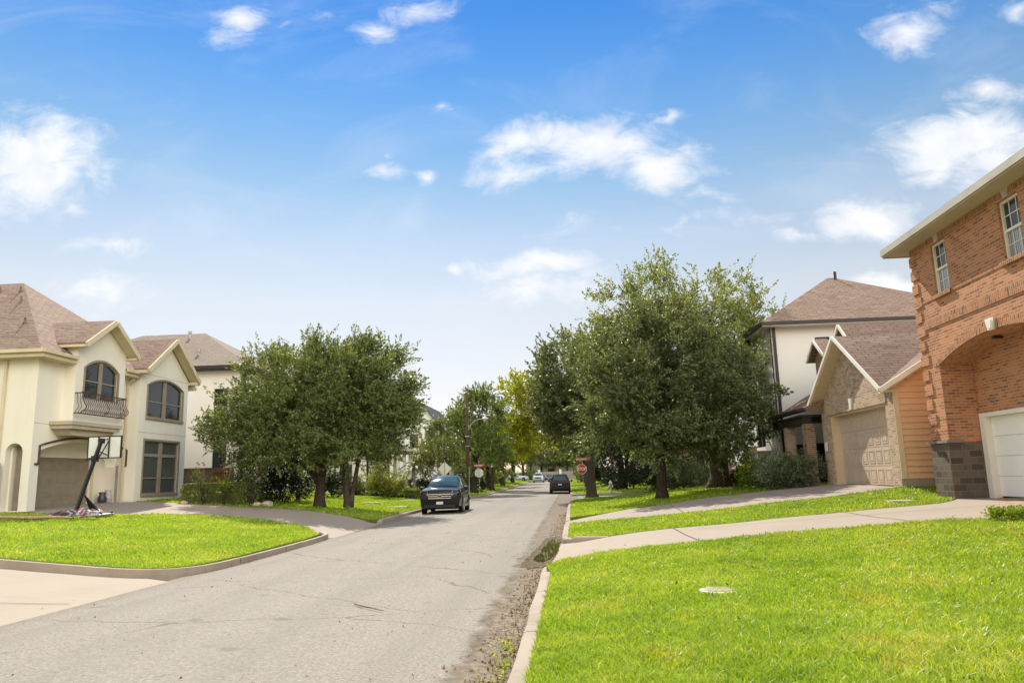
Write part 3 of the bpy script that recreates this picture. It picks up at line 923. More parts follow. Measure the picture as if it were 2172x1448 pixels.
# ------------------------------------------------------------------ plants
def quads_mesh(name, V, nv, faces_per, mat, parent=None, smooth=False):
    """V: (n, nv, 3) array; faces_per: list of index tuples within each piece"""
    n = len(V)
    me = bpy.data.meshes.new(name)
    org = ORG.get(parent.as_pointer(), Vector((0, 0, 0))) if parent else Vector((0, 0, 0))
    co = (V.reshape(-1, 3) - np.array(org)).astype(np.float32)
    me.vertices.add(n * nv)
    me.vertices.foreach_set('co', co.ravel())
    li, ls, st = [], [], 0
    per = np.concatenate([np.array(f) for f in faces_per])
    lens = [len(f) for f in faces_per]
    idx = (np.arange(n)[:, None] * nv + per[None, :]).ravel().astype(np.int32)
    me.loops.add(len(idx))
    me.loops.foreach_set('vertex_index', idx)
    tot = sum(lens)
    starts = np.concatenate([[0], np.cumsum(lens)[:-1]])
    st = (np.arange(n)[:, None] * tot + starts[None, :]).ravel().astype(np.int32)
    me.polygons.add(n * len(lens))
    me.polygons.foreach_set('loop_start', st)
    me.update(calc_edges=True)
    me.validate()
    me.materials.append(mat)
    o = bpy.data.objects.new(name, me)
    COL.objects.link(o)
    if parent:
        o.parent = parent
    ORG[o.as_pointer()] = org
    return o


def unit(a):
    return a / np.maximum(np.linalg.norm(a, axis=-1, keepdims=True), 1e-6)


def leaf_cards(P, D, size, aspect, rng, flat=0.0):
    """pointed, slightly folded leaves at P, long axis near D"""
    n = len(P)
    L = size * rng.uniform(.65, 1.3, n)[:, None]
    a = unit(D + rng.normal(0, .55, (n, 3)))
    nrm = rng.normal(0, 1, (n, 3))
    nrm[:, 2] += flat
    b = unit(np.cross(a, nrm))
    c = np.cross(a, b)
    W = L * aspect
    fold = W * .28
    v0 = P - a * L * .5
    v1 = P + b * W * .5 + c * fold
    v2 = P + a * L * .5
    v3 = P - b * W * .5 + c * fold
    return np.stack([v0, v1, v2, v3], 1)


def crown_points(lobes, n_cl, tw, lv, rng, twig=.8, up=.3, spread=.3, inner=.25):
    lb = np.array(lobes, float)
    wts = (lb[:, 3] * lb[:, 4] * lb[:, 5]) ** .67
    k = rng.choice(len(lb), n_cl, p=wts / wts.sum())
    d = unit(rng.normal(0, 1, (n_cl, 3)))
    low = d[:, 2] < -.45
    d[low, 2] *= .5
    d = unit(d)
    rad = np.where(rng.random(n_cl) < inner, rng.uniform(.2, .7, n_cl), rng.uniform(.74, 1.0, n_cl))
    C = lb[k, :3] + d * lb[k, 3:] * rad[:, None]
    # twigs
    ci = np.repeat(np.arange(n_cl), tw)
    n = len(ci)
    td = unit(d[ci] * .75 + rng.normal(0, .6, (n, 3)) + np.array([0, 0, up]))
    tb = C[ci] + rng.normal(0, spread, (n, 3))
    tl = twig * rng.uniform(.45, 1.25, n)
    li = np.repeat(np.arange(n), lv)
    t = rng.uniform(.05, 1.0, len(li))
    P = tb[li] + td[li] * (tl[li] * t)[:, None] + rng.normal(0, .055 + .04 * twig, (len(li), 3)) * (1.15 - t)[:, None]
    return C, P, td[li]


def limb(mb, a, b, r0_, r1_, rng, n=5, sag=0.12):
    a, b = np.array(a, float), np.array(b, float)
    L = np.linalg.norm(b - a)
    pts, rs = [], []
    off = rng.normal(0, sag * L * .3, 3)
    for i in range(n + 1):
        t = i / n
        p = a + (b - a) * t + off * math.sin(math.pi * t) + np.array([0, 0, -sag * L * .5 * math.sin(math.pi * t)]) + rng.normal(0, .02 * L / n, 3) * (0 < i < n)
        pts.append(tuple(p))
        rs.append(r0_ + (r1_ - r0_) * t ** .8)
    mb.tube(pts, rs, 7)
    return pts


def tree(name, label, cat, base, lobes, trunks, forks, mat, bark, seed, n_cl=170, tw=9, lv=22, leaf=.13, aspect=.5, twig=.8, group=None, n_limb=14, inner=.25, up=.3, spread=.3, flare=1.5, parts=('trunk', 'crown')):
    """trunks: list of (points, r_bottom, r_top) in offsets from the base; forks: points limbs leave from"""
    rng = np.random.default_rng(seed)
    r = thing(name, label, cat, base, group)
    bx, by, bz = base
    C, P, D = crown_points(lobes, n_cl, tw, lv, rng, twig, up, spread, inner)
    V = leaf_cards(P, D, leaf, aspect, rng)
    mb = MB()
    for pts, ra, rb in trunks:
        q = [(bx + p[0], by + p[1], bz + p[2]) for p in pts]
        n = len(q)
        rs = [ra + (rb - ra) * i / max(1, n - 1) for i in range(n)]
        qq, rr = [], []
        for i in range(n - 1):
            for j in range(4):
                t = j / 4
                qq.append(tuple(np.array(q[i]) * (1 - t) + np.array(q[i + 1]) * t + rng.normal(0, .012, 3)))
                rr.append((rs[i] * (1 - t) + rs[i + 1] * t) * rng.uniform(.95, 1.05))
        qq.append(q[-1])
        rr.append(rs[-1])
        qq[0] = (q[0][0], q[0][1], q[0][2] - .12)
        rr[0] = ra * flare
        if len(rr) > 2:
            rr[1] = ra * (1 + (flare - 1) * .3)
        mb.tube(qq, rr, 10)
    F = [np.array([bx + f[0], by + f[1], bz + f[2]]) for f in forks]
    fr = [f[3] for f in forks]
    pick = rng.choice(len(C), min(n_limb, len(C)), replace=False)
    for i in pick:
        c = C[i]
        j = int(np.argmin([np.linalg.norm(c - f) for f in F]))
        pts = limb(mb, F[j], F[j] + (c - F[j]) * .92, fr[j] * rng.uniform(.38, .6), .015, rng, 6, .1)
        m = np.array(pts[3])
        for _ in range(2):
            k = C[rng.integers(len(C))]
            if np.linalg.norm(k - m) < 2.6:
                limb(mb, m, m + (k - m) * .9, fr[j] * .2, .01, rng, 4, .05)
    if mb.v:
        mb.build(parts[0], bark, r, smooth=True)
    quads_mesh(parts[1], V, 4, [(0, 1, 2, 3)], mat, r)
    return r


def shrub(name, label, cat, base, lobes, mat, seed, n_cl=60, tw=7, lv=16, leaf=.08, aspect=.5, twig=.35, group=None, stems=6, bark='bark', spread=.12, inner=.35, up=.3):
    rng = np.random.default_rng(seed)
    tr = []
    for i in range(stems):
        a = rng.uniform(0, 6.28)
        l = lobes[rng.integers(len(lobes))]
        tr.append(([(math.cos(a) * .06, math.sin(a) * .06, 0), ((l[0] - base[0]) * .6 + math.cos(a) * l[3] * .4, (l[1] - base[1]) * .6 + math.sin(a) * l[4] * .4, (l[2] - base[2]) * 1.05)], .02, .008))
    return tree(name, label, cat, base, lobes, tr, [(0, 0, .1, .03)], mat, MT[bark], seed, n_cl, tw, lv, leaf, aspect, twig, group, 6, inner, up, spread, 1.1, ('stems', 'foliage'))


def box_hedge(name, label, cat, x0, x1, y0, y1, z0, z1, mat, seed, n=9000, leaf=.05, group=None, ang=0.0):
    rng = np.random.default_rng(seed)
    r = thing(name, label, cat, ((x0 + x1) / 2, (y0 + y1) / 2, z0), group)
    hx, hy, hz = (x1 - x0) / 2, (y1 - y0) / 2, (z1 - z0) / 2
    c = np.array([(x0 + x1) / 2, (y0 + y1) / 2, (z0 + z1) / 2])
    u = rng.uniform(-1, 1, (n, 3))
    ax = rng.choice(3, n, p=np.array([hy * hz, hx * hz, hx * hy * 1.2]) / (hy * hz + hx * hz + hx * hy * 1.2))
    s = np.where(rng.random(n) < .5, -1, 1)
    s = np.where(ax == 2, 1, s)
    u[np.arange(n), ax] = s * rng.uniform(.9, 1.02, n)
    ln = (np.abs(u) ** 8).sum(1) ** (1 / 8)
    u = u / np.maximum(ln, 1e-3)[:, None] * np.minimum(ln, 1.02)[:, None]
    P = u * np.array([hx, hy, hz])
    if ang:
        ca, sa = math.cos(ang), math.sin(ang)
        P = np.stack([P[:, 0] * ca - P[:, 1] * sa, P[:, 0] * sa + P[:, 1] * ca, P[:, 2]], 1)
    P = P + c
    V = leaf_cards(P, unit(rng.normal(0, 1, (n, 3)) + [0, 0, .6]), leaf, .6, rng)
    mb = MB()
    m = 10
    k = .86
    for i in range(2):
        mb.box(-hx * k, hx * k, -hy * k, hy * k, -hz, hz * .88) if i == 0 else None
    ca, sa = math.cos(ang), math.sin(ang)
    mb.v = [(v[0] * ca - v[1] * sa + c[0], v[0] * sa + v[1] * ca + c[1], v[2] + c[2]) for v in mb.v]
    mb.build('inner_twigs', MT['leaf_mid'], r)
    quads_mesh('foliage', V, 4, [(0, 1, 2, 3)], mat, r)
    return r


def grass(name, label, key, dens0, d0, power, cap, h=.055, seed=1, dmax=70):
    (VV, TT), zf = LF[key]
    rng = np.random.default_rng(seed)
    A, B, C = VV[TT[:, 0]], VV[TT[:, 1]], VV[TT[:, 2]]
    area = .5 * np.abs((B[:, 0] - A[:, 0]) * (C[:, 1] - A[:, 1]) - (B[:, 1] - A[:, 1]) * (C[:, 0] - A[:, 0]))
    ctr = (A + B + C) / 3
    dist = np.maximum(np.linalg.norm(ctr[:, :2], axis=1), 3.0)
    w = area * dens0 * (d0 / np.maximum(dist, d0)) ** power
    w[dist > dmax] = 0
    w[(ctr[:, 1] < 2.5)] *= .1
    n = int(min(cap, w.sum()))
    k = rng.choice(len(w), n, p=w / w.sum())
    s = np.sqrt(rng.random(n))[:, None]
    t = rng.random(n)[:, None]
    P = A[k] * (1 - s) + B[k] * (s * (1 - t)) + C[k] * (s * t)
    dd = np.maximum(np.linalg.norm(P[:, :2], axis=1), 4)
    clump = (np.sin(P[:, 0] * 5.1 + np.sin(P[:, 1] * 3.3) * 2) * np.sin(P[:, 1] * 4.3 + np.sin(P[:, 0] * 2.7) * 2))
    H = h * rng.uniform(.5, 1.3, n) * (1 + .25 * clump)
    H = np.where(rng.random(n) < .012, H * 1.7, H)
    H = H * (1 + .35 * np.clip((7.6 - P[:, 1]) / 1.6, 0, 1) + .15 * np.sin(P[:, 0] * 1.3 + 1) * np.sin(P[:, 1] * .9))
    W = (.0045 + .00075 * dd) * rng.uniform(.7, 1.3, n)
    a = rng.uniform(0, 2 * math.pi, n)
    side = np.stack([np.cos(a), np.sin(a), np.zeros(n)], 1)
    lean = rng.normal(0, .55, (n, 2))
    l3 = np.concatenate([lean, np.zeros((n, 1))], 1)
    P = P - np.array([0, 0, .006])
    mid = P + (l3 * .3 + np.array([0, 0, .62])) * H[:, None]
    tip = P + (l3 * 1.0 + np.array([0, 0, .98])) * H[:, None]
    V = np.stack([P - side * W[:, None] * .5, P + side * W[:, None] * .5, mid + side * W[:, None] * .42, mid - side * W[:, None] * .42, tip], 1)
    o = quads_mesh('grass', V, 5, [(0, 1, 2, 3), (3, 2, 4)], MT['grass'])
    tag(o, label, 'grass', kind='stuff')
    return o


# ------------------------------------------------------------------ houses
def window(par, fr, u0, u1, v0, vs, rise=0.0, frame='white', fwid=.06, glass='glass', mull=(), trans=(), fine=(), sill=None, surround=None, rec=.07, sw=.09, label=None, pane_label=None):
    """frame with bars (a part), its pane, sill and surround (sub-parts)"""
    o = arch(u0, u1, v0, vs, rise) if rise else rect(u0, u1, v0, vs)
    i = inset_arch(u0, u1, v0, vs, rise, fwid) if rise else rect(u0 + fwid, u1 - fwid, v0 + fwid, vs - fwid)
    mb = MB().plate(fr, o, [i], -rec + .03, -rec - .05)
    top = vs + rise * .93 if rise else vs - fwid

    def topat(u):
        if not rise:
            return vs - fwid
        h = (u1 - u0) / 2
        rad = (h * h + rise * rise) / (2 * rise)
        d = u - (u0 + u1) / 2
        return vs + rise - rad + math.sqrt(max(rad * rad - d * d, 0)) - fwid * .5
    for u, wd in mull:
        mb.plate(fr, rect(u - wd / 2, u + wd / 2, v0 + fwid, topat(u)), [], -rec + .026, -rec - .045)
    cuts = [u0 + fwid] + sorted([u + s * wd / 2 for u, wd in mull for s in (-1, 1)]) + [u1 - fwid]
    for v, wd in trans:
        for a, b in zip(cuts[::2], cuts[1::2]):
            mb.plate(fr, rect(a, b, v - wd / 2, v + wd / 2), [], -rec + .02, -rec - .04)
    for (kind, a, b, c) in fine:          # thin glazing bars
        if kind == 'v':
            mb.plate(fr, rect(a - .009, a + .009, b, c), [], -rec - .012, -rec - .03)
        else:
            mb.plate(fr, rect(b, c, a - .009, a + .009), [], -rec - .010, -rec - .032)
    w = mb.build('window', MT[frame], par)
    if label:
        w['label'] = label
    p = MB().plate(fr, o, [], -rec - .028, -rec - .09).build('pane', MT[glass], w)
    if pane_label:
        p['label'] = pane_label
    if sill:
        MB().plate(fr, rect(u0 - .1, u1 + .1, v0 - .1, v0 - .003), [], .08, -rec).build('sill', MT[sill], w)
    if surround:
        so = arch(u0 - sw, u1 + sw, v0, vs, rise + sw * .9) if rise else rect(u0 - sw, u1 + sw, v0, vs + sw)
        MB().plate(fr, so, [o], .035, -.02).build('surround', MT[surround], w)
    return w


def garage_door(par, fr, u0, u1, v0, v1, mat, rows=4, cols=4, raised=True, w=-.2):
    mb = MB()
    h = (v1 - v0) / rows
    for r_ in range(rows):
        mb.plate(fr, rect(u0, u1, v0 + r_ * h + .006, v0 + (r_ + 1) * h - .006), [], w, w - .04)
        if raised:
            cw = (u1 - u0) / cols
            for c in range(cols):
                a, b = u0 + c * cw + .07, u0 + (c + 1) * cw - .07
                lo, hi = v0 + r_ * h + .09, v0 + (r_ + 1) * h - .09
                mb.plate(fr, rect(a, b, lo, hi), [rect(a + .035, b - .035, lo + .035, hi - .035)], w + .012, w - .01)
                mb.plate(fr, rect(a + .075, b - .075, lo + .075, hi - .075), [], w + .010, w - .01)
    mb.plate(fr, rect(u0, u1, v0, v1), [], w - .03, w - .05)
    return mb.build('garage_door', mat, par)


def gable_roof_x(mb, x0, x1, yc, half, za, zf, th=.12, xb=None):
    """ridge along x from x0 to xb (ridge) / x1 (eaves); za apex, zf feet"""
    xb = x1 if xb is None else xb
    mb.slab([(x0, yc - half, zf), (x1, yc - half, zf), (xb, yc, za), (x0, yc, za)], th)
    mb.slab([(x0, yc, za), (xb, yc, za), (x1, yc + half, zf), (x0, yc + half, zf)], th)
    return mb


def hip(mb, x0, x1, y0, y1, z, ax0, ax1, ay0, ay1, za, th=.12):
    A = [(x0, y0, z), (x1, y0, z), (x1, y1, z), (x0, y1, z)]
    a, b, c, d = (ax0, ay0, za), (ax1, ay0, za), (ax1, ay1, za), (ax0, ay1, za)
    mb.slab([A[0], A[1], b, a], th)
    mb.slab([A[1], A[2], c, b], th)
    mb.slab([A[2], A[3], d, c], th)
    mb.slab([A[3], A[0], a, d], th)
    return mb


def downspout(par, x, y, z1, z0, mat, dx=0, dy=0, w=.08):
    mb = MB()
    mb.box(x - w / 2, x + w / 2, y - w / 2, y + w / 2, z0 + .15, z1)
    if dx or dy:
        mb.bar((x, y, z1), (x + dx, y + dy, z1 + .22), w)
    return mb.build('downspout', MT[mat], par)


# ---- cream house with garage arch and balcony window (left)
H = thing('stucco_house', 'cream two storey stucco house with two front gables and iron balcony rail', 'house', (-20, 31, .8))
fx, fb = FPX(-20.0), FPX(-19.5)
MB().plate(fx, rect(26.6, 37.197, .8, 6.72), [arch(27.05, 32.4, .8 + .001, 3.12, .42, 20)], 0, -.28).plate(
    FNY(26.6), rect(-32.5, -20.283, .8, 6.72), [arch(-21.02, -20.34, .9, 3.05, .33, 16)], 0, -.3).plate(
    FPY(37.2), rect(-32.5, -20.283, .8, 6.72), [], 0, -.2).plate(FNX(-32.5), rect(26.61, 37.19, .8, 6.72), [], 0, -.2).build('wall', MT['cream'], H)
# upper bay with its gable, carried over the garage arch
b1 = MB()
b1.plate(fb, [(28.05, 4.1), (31.35, 4.1), (31.35, 7.42), (29.7, 8.5), (28.05, 7.42)], [arch(28.6, 30.82, 5.25, 6.5, .36)], 0, -.25)
b1.box(-20.2, -19.751, 28.06, 28.26, 4.1, 7.4).box(-20.2, -19.751, 31.14, 31.34, 4.1, 7.4).box(-20.2, -19.76, 28.27, 31.13, 4.1, 4.2)
b1.box(-22.5, -20.21, 28.06, 28.26, 6.75, 7.4).box(-22.5, -20.21, 31.14, 31.34, 6.75, 7.4)
b1.build('wall', MT['cream'], H)
b2 = MB()
b2.plate(fb, [(32.6, .8), (36.9, .8), (36.9, 6.95), (34.75, 8.6), (32.6, 6.95)], [arch(33.22, 36.38, 4.85, 6.35, .33), rect(33.18, 36.25, 1.32, 3.76)], 0, -.25)
b2.box(-19.99, -19.751, 32.61, 32.8, .8, 6.9).box(-19.99, -19.751, 36.7, 36.89, .8, 6.9)
b2.build('wall', MT['cream'], H)
wm = dict(frame='taupe', surround='taupe', fwid=.05)
w1 = window(H, fb, 28.6, 30.82, 5.25, 6.5, .36, mull=[(29.71, .2)], trans=[(5.98, .05)], glass='glass', label='arched pair of dark windows above the balcony rail', **wm)
w2 = window(H, fb, 33.22, 36.38, 4.85, 6.35, .33, mull=[(34.8, .26)], trans=[(5.6, .05)], glass='glass', sill='taupe', label='arched pair of dark windows under the far gable', **wm)
w3 = window(H, fb, 33.18, 36.25, 1.32, 3.76, 0, mull=[(34.72, .26)], trans=[(3.1, .14), (2.05, .05)], glass='glass_curtain', sill='taupe', label='tall ground floor window with transom lights', **wm)
# balcony rail with bellied bars
br = MB()
y0_, y1_ = 28.1, 30.95
br.bar((-19.16, y0_ - .1, 5.42), (-19.16, y1_ + .1, 5.42), .05, .04).bar((-19.22, y0_ - .12, 4.58), (-19.22, y1_ + .12, 4.58), .05, .04)
for e in (y0_, y1_):
    br.bar((-19.5, e, 5.40), (-19.16, e, 5.40), .04).bar((-19.5, e, 4.60), (-19.22, e, 4.60), .04)
nb = 22
for i in range(nb):
    y = y0_ + (y1_ - y0_) * i / (nb - 1)
    br.tube([(-19.16, y, 5.40), (-19.15, y, 5.18), (-19.08, y, 5.0), (-18.98, y, 4.86), (-19.02, y, 4.74), (-19.18, y, 4.66), (-19.22, y, 4.58)], .017 if i % 11 else .026, 5)
for e in (y0_, y1_):
    for q in (.12, .24):
        br.tube([(-19.16 - q, e, 5.40), (-19.12 - q, e, 5.0), (-19.06 - q, e, 4.84), (-19.2 - q, e, 4.66), (-19.22 - q, e, 4.6)], .012, 5)
br.build('balcony_rail', MT['iron'], H)
MB().box(-19.99, -19.12, 27.5, 30.62, 3.95, 4.098).box(-19.98, -19.06, 27.42, 30.7, 4.1, 4.24).plate(FPX(-19.3), [(27.85, 3.7), (30.3, 3.7), (30.5, 3.948), (27.65, 3.948)], [], 0, -.68).build('balcony_ledge', MT['ledge'], H)
# arch moulding: thin dark line round the garage arch
am = [fx(u, v, .045) for u, v in [(26.98, 2.6)] + [(u, v) for u, v in reversed(arch(26.98, 32.6, 2.6, 3.3, .38, 20)[2:])] + [(32.6, 2.6)]]
MB().tube(am, .04, 6).bar(fx(26.8, 2.6, .03), fx(27.0, 2.6, .03), .07).bar(fx(32.58, 2.6, .03), fx(32.78, 2.6, .03), .07).build('arch_moulding', MT['iron'], H)
rc = MB()
rc.plate(FPX(-20.95), rect(26.9, 33.4, .8, 3.7), [rect(27.3, 31.55, .84, 2.92)], 0, -.1).box(-20.94, -20.285, 32.42, 32.62, .8, 3.62).box(-20.94, -20.285, 26.95, 32.4, 3.62, 3.75)
rc.build('garage_recess', MT['cream'], H)
g = garage_door(H, FPX(-20.95), 27.3, 31.55, .84, 2.92, MT['door_taupe'], 4, 4, True, -.06)
MB().plate(FPX(-20.95), rect(31.6, 31.78, .84, 2.95), [], .05, -.02).build('door_jamb', MT['cream_trim'], H)
sdoor = MB().plate(FNY(26.6), rect(-21.02, -20.34, .9, 3.3), [], -.5, -.55)
sdoor.plate(FNY(26.6), rect(-20.93, -20.42, .92, 2.88), [], -.47, -.52)
sdoor.build('side_door', MT['door_taupe'], H)
# roofs
rf = MB()
hip(rf, -33.0, -19.57, 26.05, 37.75, 6.86, -28.0, -25.1, 31.9, 31.9, 11.15)
gable_roof_x(rf, -19.05, -22.2, 29.7, 1.85, 8.66, 7.42, .1)
gable_roof_x(rf, -19.05, -22.2, 34.75, 2.4, 8.78, 7.0, .1)
roof = rf.build('roof', MT['shingle'], H)
ev = MB()
ev.box(-20.0, -19.47, 26.07, 28.0, 6.56, 6.735).box(-33, -20.002, 26.07, 26.6, 6.56, 6.735).box(-20, -19.5, 31.4, 32.55, 6.56, 6.735)
ev.box(-20.4, -19.05, 27.75, 28.04, 7.2, 7.3).box(-20.4, -19.05, 31.36, 31.62, 7.2, 7.3)      # cornice returns
ev.box(-20.4, -19.05, 32.2, 32.59, 6.76, 6.9).box(-20.4, -19.05, 36.91, 37.25, 6.76, 6.9)
ev.box(-33, -19.47, 37.2, 37.73, 6.56, 6.735)
for yc, hf, za, zf_ in ((29.7, 1.85, 8.66, 7.42), (34.75, 2.4, 8.78, 7.0)):       # raking boards
    for sg in (-1, 1):
        ev.bar((-19.0, yc + sg * hf, zf_ - .12), (-19.0, yc + sg * .03, za - .12), .09, .2)
        a_, b_ = (-19.25, yc + sg * hf, zf_ - .15), (-19.25, yc + sg * .05, za - .15)
        ev.bar(a_, b_, .46, .05)
ev.build('eaves', MT['cream_trim'], H)
gt = MB()
gt.bar((-19.42, 26.02, 6.78), (-19.42, 28.0, 6.78), .13, .13).bar((-33, 26.0, 6.78), (-19.4, 26.0, 6.78), .13, .13).bar((-19.42, 31.42, 6.78), (-19.42, 32.3, 6.78), .13, .13)
gt.build('gutter', MT['cream_trim'], H)
downspout(H, -21.25, 26.52, 6.55, .8, 'cream_trim')
downspout(H, -19.9, 32.3, 6.3, .8, 'cream_trim', .3, 0)
downspout(H, -19.95, 31.95, 2.6, .8, 'taupe')
pv = MB()
pv.tube([(-27.0, 31.6, 10.9), (-27.0, 31.6, 11.75)], .1, 8).tube([(-27, 31.6, 11.7), (-27, 31.6, 11.95)], [.17, .17], 8)
pv.build('vent_pipe', plain('vent_green_red', (0.22, 0.13, 0.10), 0.6), roof)
for (x, y) in ((-24.5, 31.0), (-23.63, 29.98), (-21.85, 28.04), (-25.5, 31.0)):
    zz = 6.86 + (y - 26.05) * (11.15 - 6.86) / (31.9 - 26.05)
    MB().tube([(x, y, zz - .1), (x, y, zz + .16), (x + .03, y - .05, zz + .24)], [.045, .045, .03], 7).tube([(x, y, zz - .05), (x, y, zz + .03)], .09, 8).build('vent_pipe', MT['shingle_grey'], roof)
MB().box(-20.02, -19.94, 26.55, 27.04, .72, .86).build('footing', MT['concrete_grey'], H)
MB().box(-19.98, -19.46, 32.55, 36.95, .7, .86).build('footing', MT['concrete_grey'], H)

for q in ((-20.003, -19.9965, 26.62, 28.0, 4.12, 4.135), (-19.503, -19.4965, 32.62, 36.88, 4.12, 4.135), (-19.503, -19.4965, 32.62, 36.88, 6.83, 6.845)):
    MB().box(*q).build('stucco_joint', MT['taupe'], H)
gd = thing('side_gate', 'dark reddish plank gate at the left edge beside the cream house', 'gate', (-21.5, 26.35, .8))
MB().box(-22.4, -21.0, 26.3, 26.38, .82, 2.66).build('planks', MT['gate_dark'], gd)
MB().box(-22.4, -21.0, 26.24, 26.298, 1.1, 1.22).build('rail', MT['gate_dark'], gd)
MB().box(-22.4, -21.0, 26.24, 26.298, 2.3, 2.42).build('rail', MT['gate_dark'], gd)

# ---- three storey stucco house with grey roof behind it (left)
H = thing('stucco_house', 'tall pale stucco house with grey hipped roof and dark gutters behind wooden fence', 'house', (-19, 47, .9))
wl = MB()
wl.plate(FNY(42.0), rect(-32, -19.0, .7, 8.3), [rect(-20.55, -19.72, 2.55, 4.2), rect(-20.6, -19.75, 5.1, 7.2)], 0, -.22)
wl.plate(FPX(-19.0), rect(42.003, 53.3, .7, 8.3), [rect(43.6, 44.5, 2.2, 3.9), rect(46.3, 47.2, 3.0, 3.4), rect(49.4, 50.7, 1.9, 4.0), rect(44, 45.2, 5.2, 7.1), rect(49.3, 50.8, 5.2, 7.1)], 0, -.22)
wl.plate(FPY(53.3), rect(-32, -19.003, .7, 8.3), [], 0, -.2).plate(FNX(-32), rect(42, 53.3, .7, 8.3), [], 0, -.2)
wl.build('wall', MT['pale_stucco'], H)
dk = dict(frame='dark_metal', fwid=.05, rec=.1)
window(H, FNY(42.0), -20.55, -19.72, 2.55, 4.2, mull=[(-20.13, .05)], trans=[(3.1, .05), (3.65, .04)], **dk)
window(H, FNY(42.0), -20.6, -19.75, 5.1, 7.2, mull=[(-20.17, .05)], trans=[(5.8, .05), (6.5, .04)], **dk)
window(H, FPX(-19.0), 43.6, 44.5, 2.2, 3.9, mull=[(44.05, .05)], trans=[(3.1, .05)], **dk)
window(H, FPX(-19.0), 46.3, 47.2, 3.0, 3.4, **dk)
window(H, FPX(-19.0), 49.4, 50.7, 1.9, 4.0, mull=[(50.05, .05)], trans=[(3.0, .05)], **dk)
window(H, FPX(-19.0), 44, 45.2, 5.2, 7.1, mull=[(44.6, .05)], **dk)
window(H, FPX(-19.0), 49.3, 50.8, 5.2, 7.1, mull=[(50.05, .05)], **dk)
rf = MB()
hip(rf, -32.6, -18.4, 41.4, 53.9, 8.5, -28.6, -24.2, 47.7, 47.7, 11.75)
roof = rf.build('roof', MT['shingle_grey'], H)
MB().box(-32.6, -18.42, 41.42, 42.0, 8.26, 8.37).box(-19.0, -18.42, 42.003, 53.88, 8.26, 8.37).box(-32.62, -18.36, 41.34, 41.418, 8.3, 8.5).box(-18.4, -18.34, 41.42, 53.9, 8.3, 8.5).build('gutter', MT['gutter_dark'], H)
downspout(H, -18.94, 42.35, 8.26, .8, 'gutter_dark', 0, 0, .11)
downspout(H, -18.94, 46.0, 8.26, .8, 'gutter_dark', 0, 0, .11)
for (x, y, k) in ((-26.9, 44.9, .28), (-24.8, 46.8, .3), (-24.5, 44.9, .34), (-24.4, 44.1, .4), (-23.2, 43.0, .2), (-22.4, 43.4, .18)):
    zz = 8.5 + (y - 41.4) * (11.75 - 8.5) / 6.3
    MB().tube([(x, y, zz - .1), (x, y, zz + k)], .06, 8).tube([(x, y, zz + k), (x, y, zz + k + .16)], .11, 8).build('vent_pipe', MT['galv'], roof)

f = thing('wood_fence', 'weathered brown plank fence between the cream and pale stucco houses', 'fence', (-20, 40.3, .8))
MB().box(-24.5, -19.62, 40.3, 40.34, .85, 2.55).build('planks', MT['fence'], f)
MB().box(-24.5, -19.62, 40.24, 40.298, 2.55, 2.6).build('rail', MT['fence'], f)
MB().box(-19.6, -18.6, 40.3, 40.35, .85, 2.6).box(-19.6, -18.6, 40.24, 40.298, 2.3, 2.42).build('gate', MT['gate'], f)
MB().box(-18.58, -18.46, 40.26, 40.38, .8, 2.62).build('post', MT['fence'], f)

# entry steps of the pale house with a rail
st = thing('entry_steps', 'pale stone entry steps with dark handrail beside a dark shrub', 'steps', (-17.3, 50, .75))
sb = MB()
for i in range(5):
    sb.box(-18.98, -16.6 - i * .38 if i < 5 else -18, 48.6, 50.6, .5 + i * .16, .66 + i * .16)
sb.build('tread', MT['step_stone'], st)
rl = MB()
rl.tube([(-16.7, 48.5, .6), (-16.7, 48.5, 1.65), (-18.5, 48.5, 2.35)], .025, 6)
for i in range(1, 9):
    x = -16.7 - i * .2
    rl.tube([(x, 48.5, .6 + i * .07), (x, 48.5, 1.63 + i * .077)], .012, 5)
rl.build('handrail', MT['dark_metal'], st)
tw_ = thing('garden_wall', 'low brown stone terrace wall behind the twin trunked tree', 'wall', (-14.5, 52.2, .6))
MB().box(-16.3, -11.6, 52.0, 52.3, .3, 1.55).build('stonework', MT['brick_brown'], tw_)
MB().box(-16.36, -11.54, 51.94, 52.36, 1.553, 1.64).build('coping', MT['limestone'], tw_)

# ---- cream house with porch columns beyond the cross street (left)
H = thing('porch_house', 'cream house with white porch columns beyond the cross street', 'house', (-20, 74, .9))
MB().plate(FPX(-18.5), rect(68.5, 80, .5, 4.4), [rect(70, 71.4, 1.4, 3.4), rect(75.5, 77, 1.4, 3.4)], 0, -.2).plate(FNY(68.5), rect(-29, -18.503, .5, 4.4), [rect(-21.3, -20.0, 1.5, 3.3)], 0, -.2).box(-29, -28.8, 68.7, 80, .5, 4.4).box(-28.7, -18.71, 79.8, 80, .5, 4.4).build('wall', MT['cream'], H)
window(H, FPX(-18.5), 70, 71.4, 1.4, 3.4, mull=[(70.7, .06)], frame='white')
window(H, FPX(-18.5), 75.5, 77, 1.4, 3.4, mull=[(76.2, .06)], frame='white')
window(H, FNY(68.5), -21.3, -20.0, 1.5, 3.3, mull=[(-20.65, .06)], frame='white')
rf = MB()
hip(rf, -29.6, -15.9, 67.9, 80.6, 4.5, -24.5, -21, 74.2, 74.2, 7.4)
rf.build('roof', MT['shingle_grey'], H)
for y in (68.6, 71.3, 74.0, 76.7, 79.6):
    MB().box(-16.5, -16.22, y - .14, y + .14, .5, 4.35).box(-16.6, -16.12, y - .24, y + .24, .45, .75).build('column', MT['white'], H)

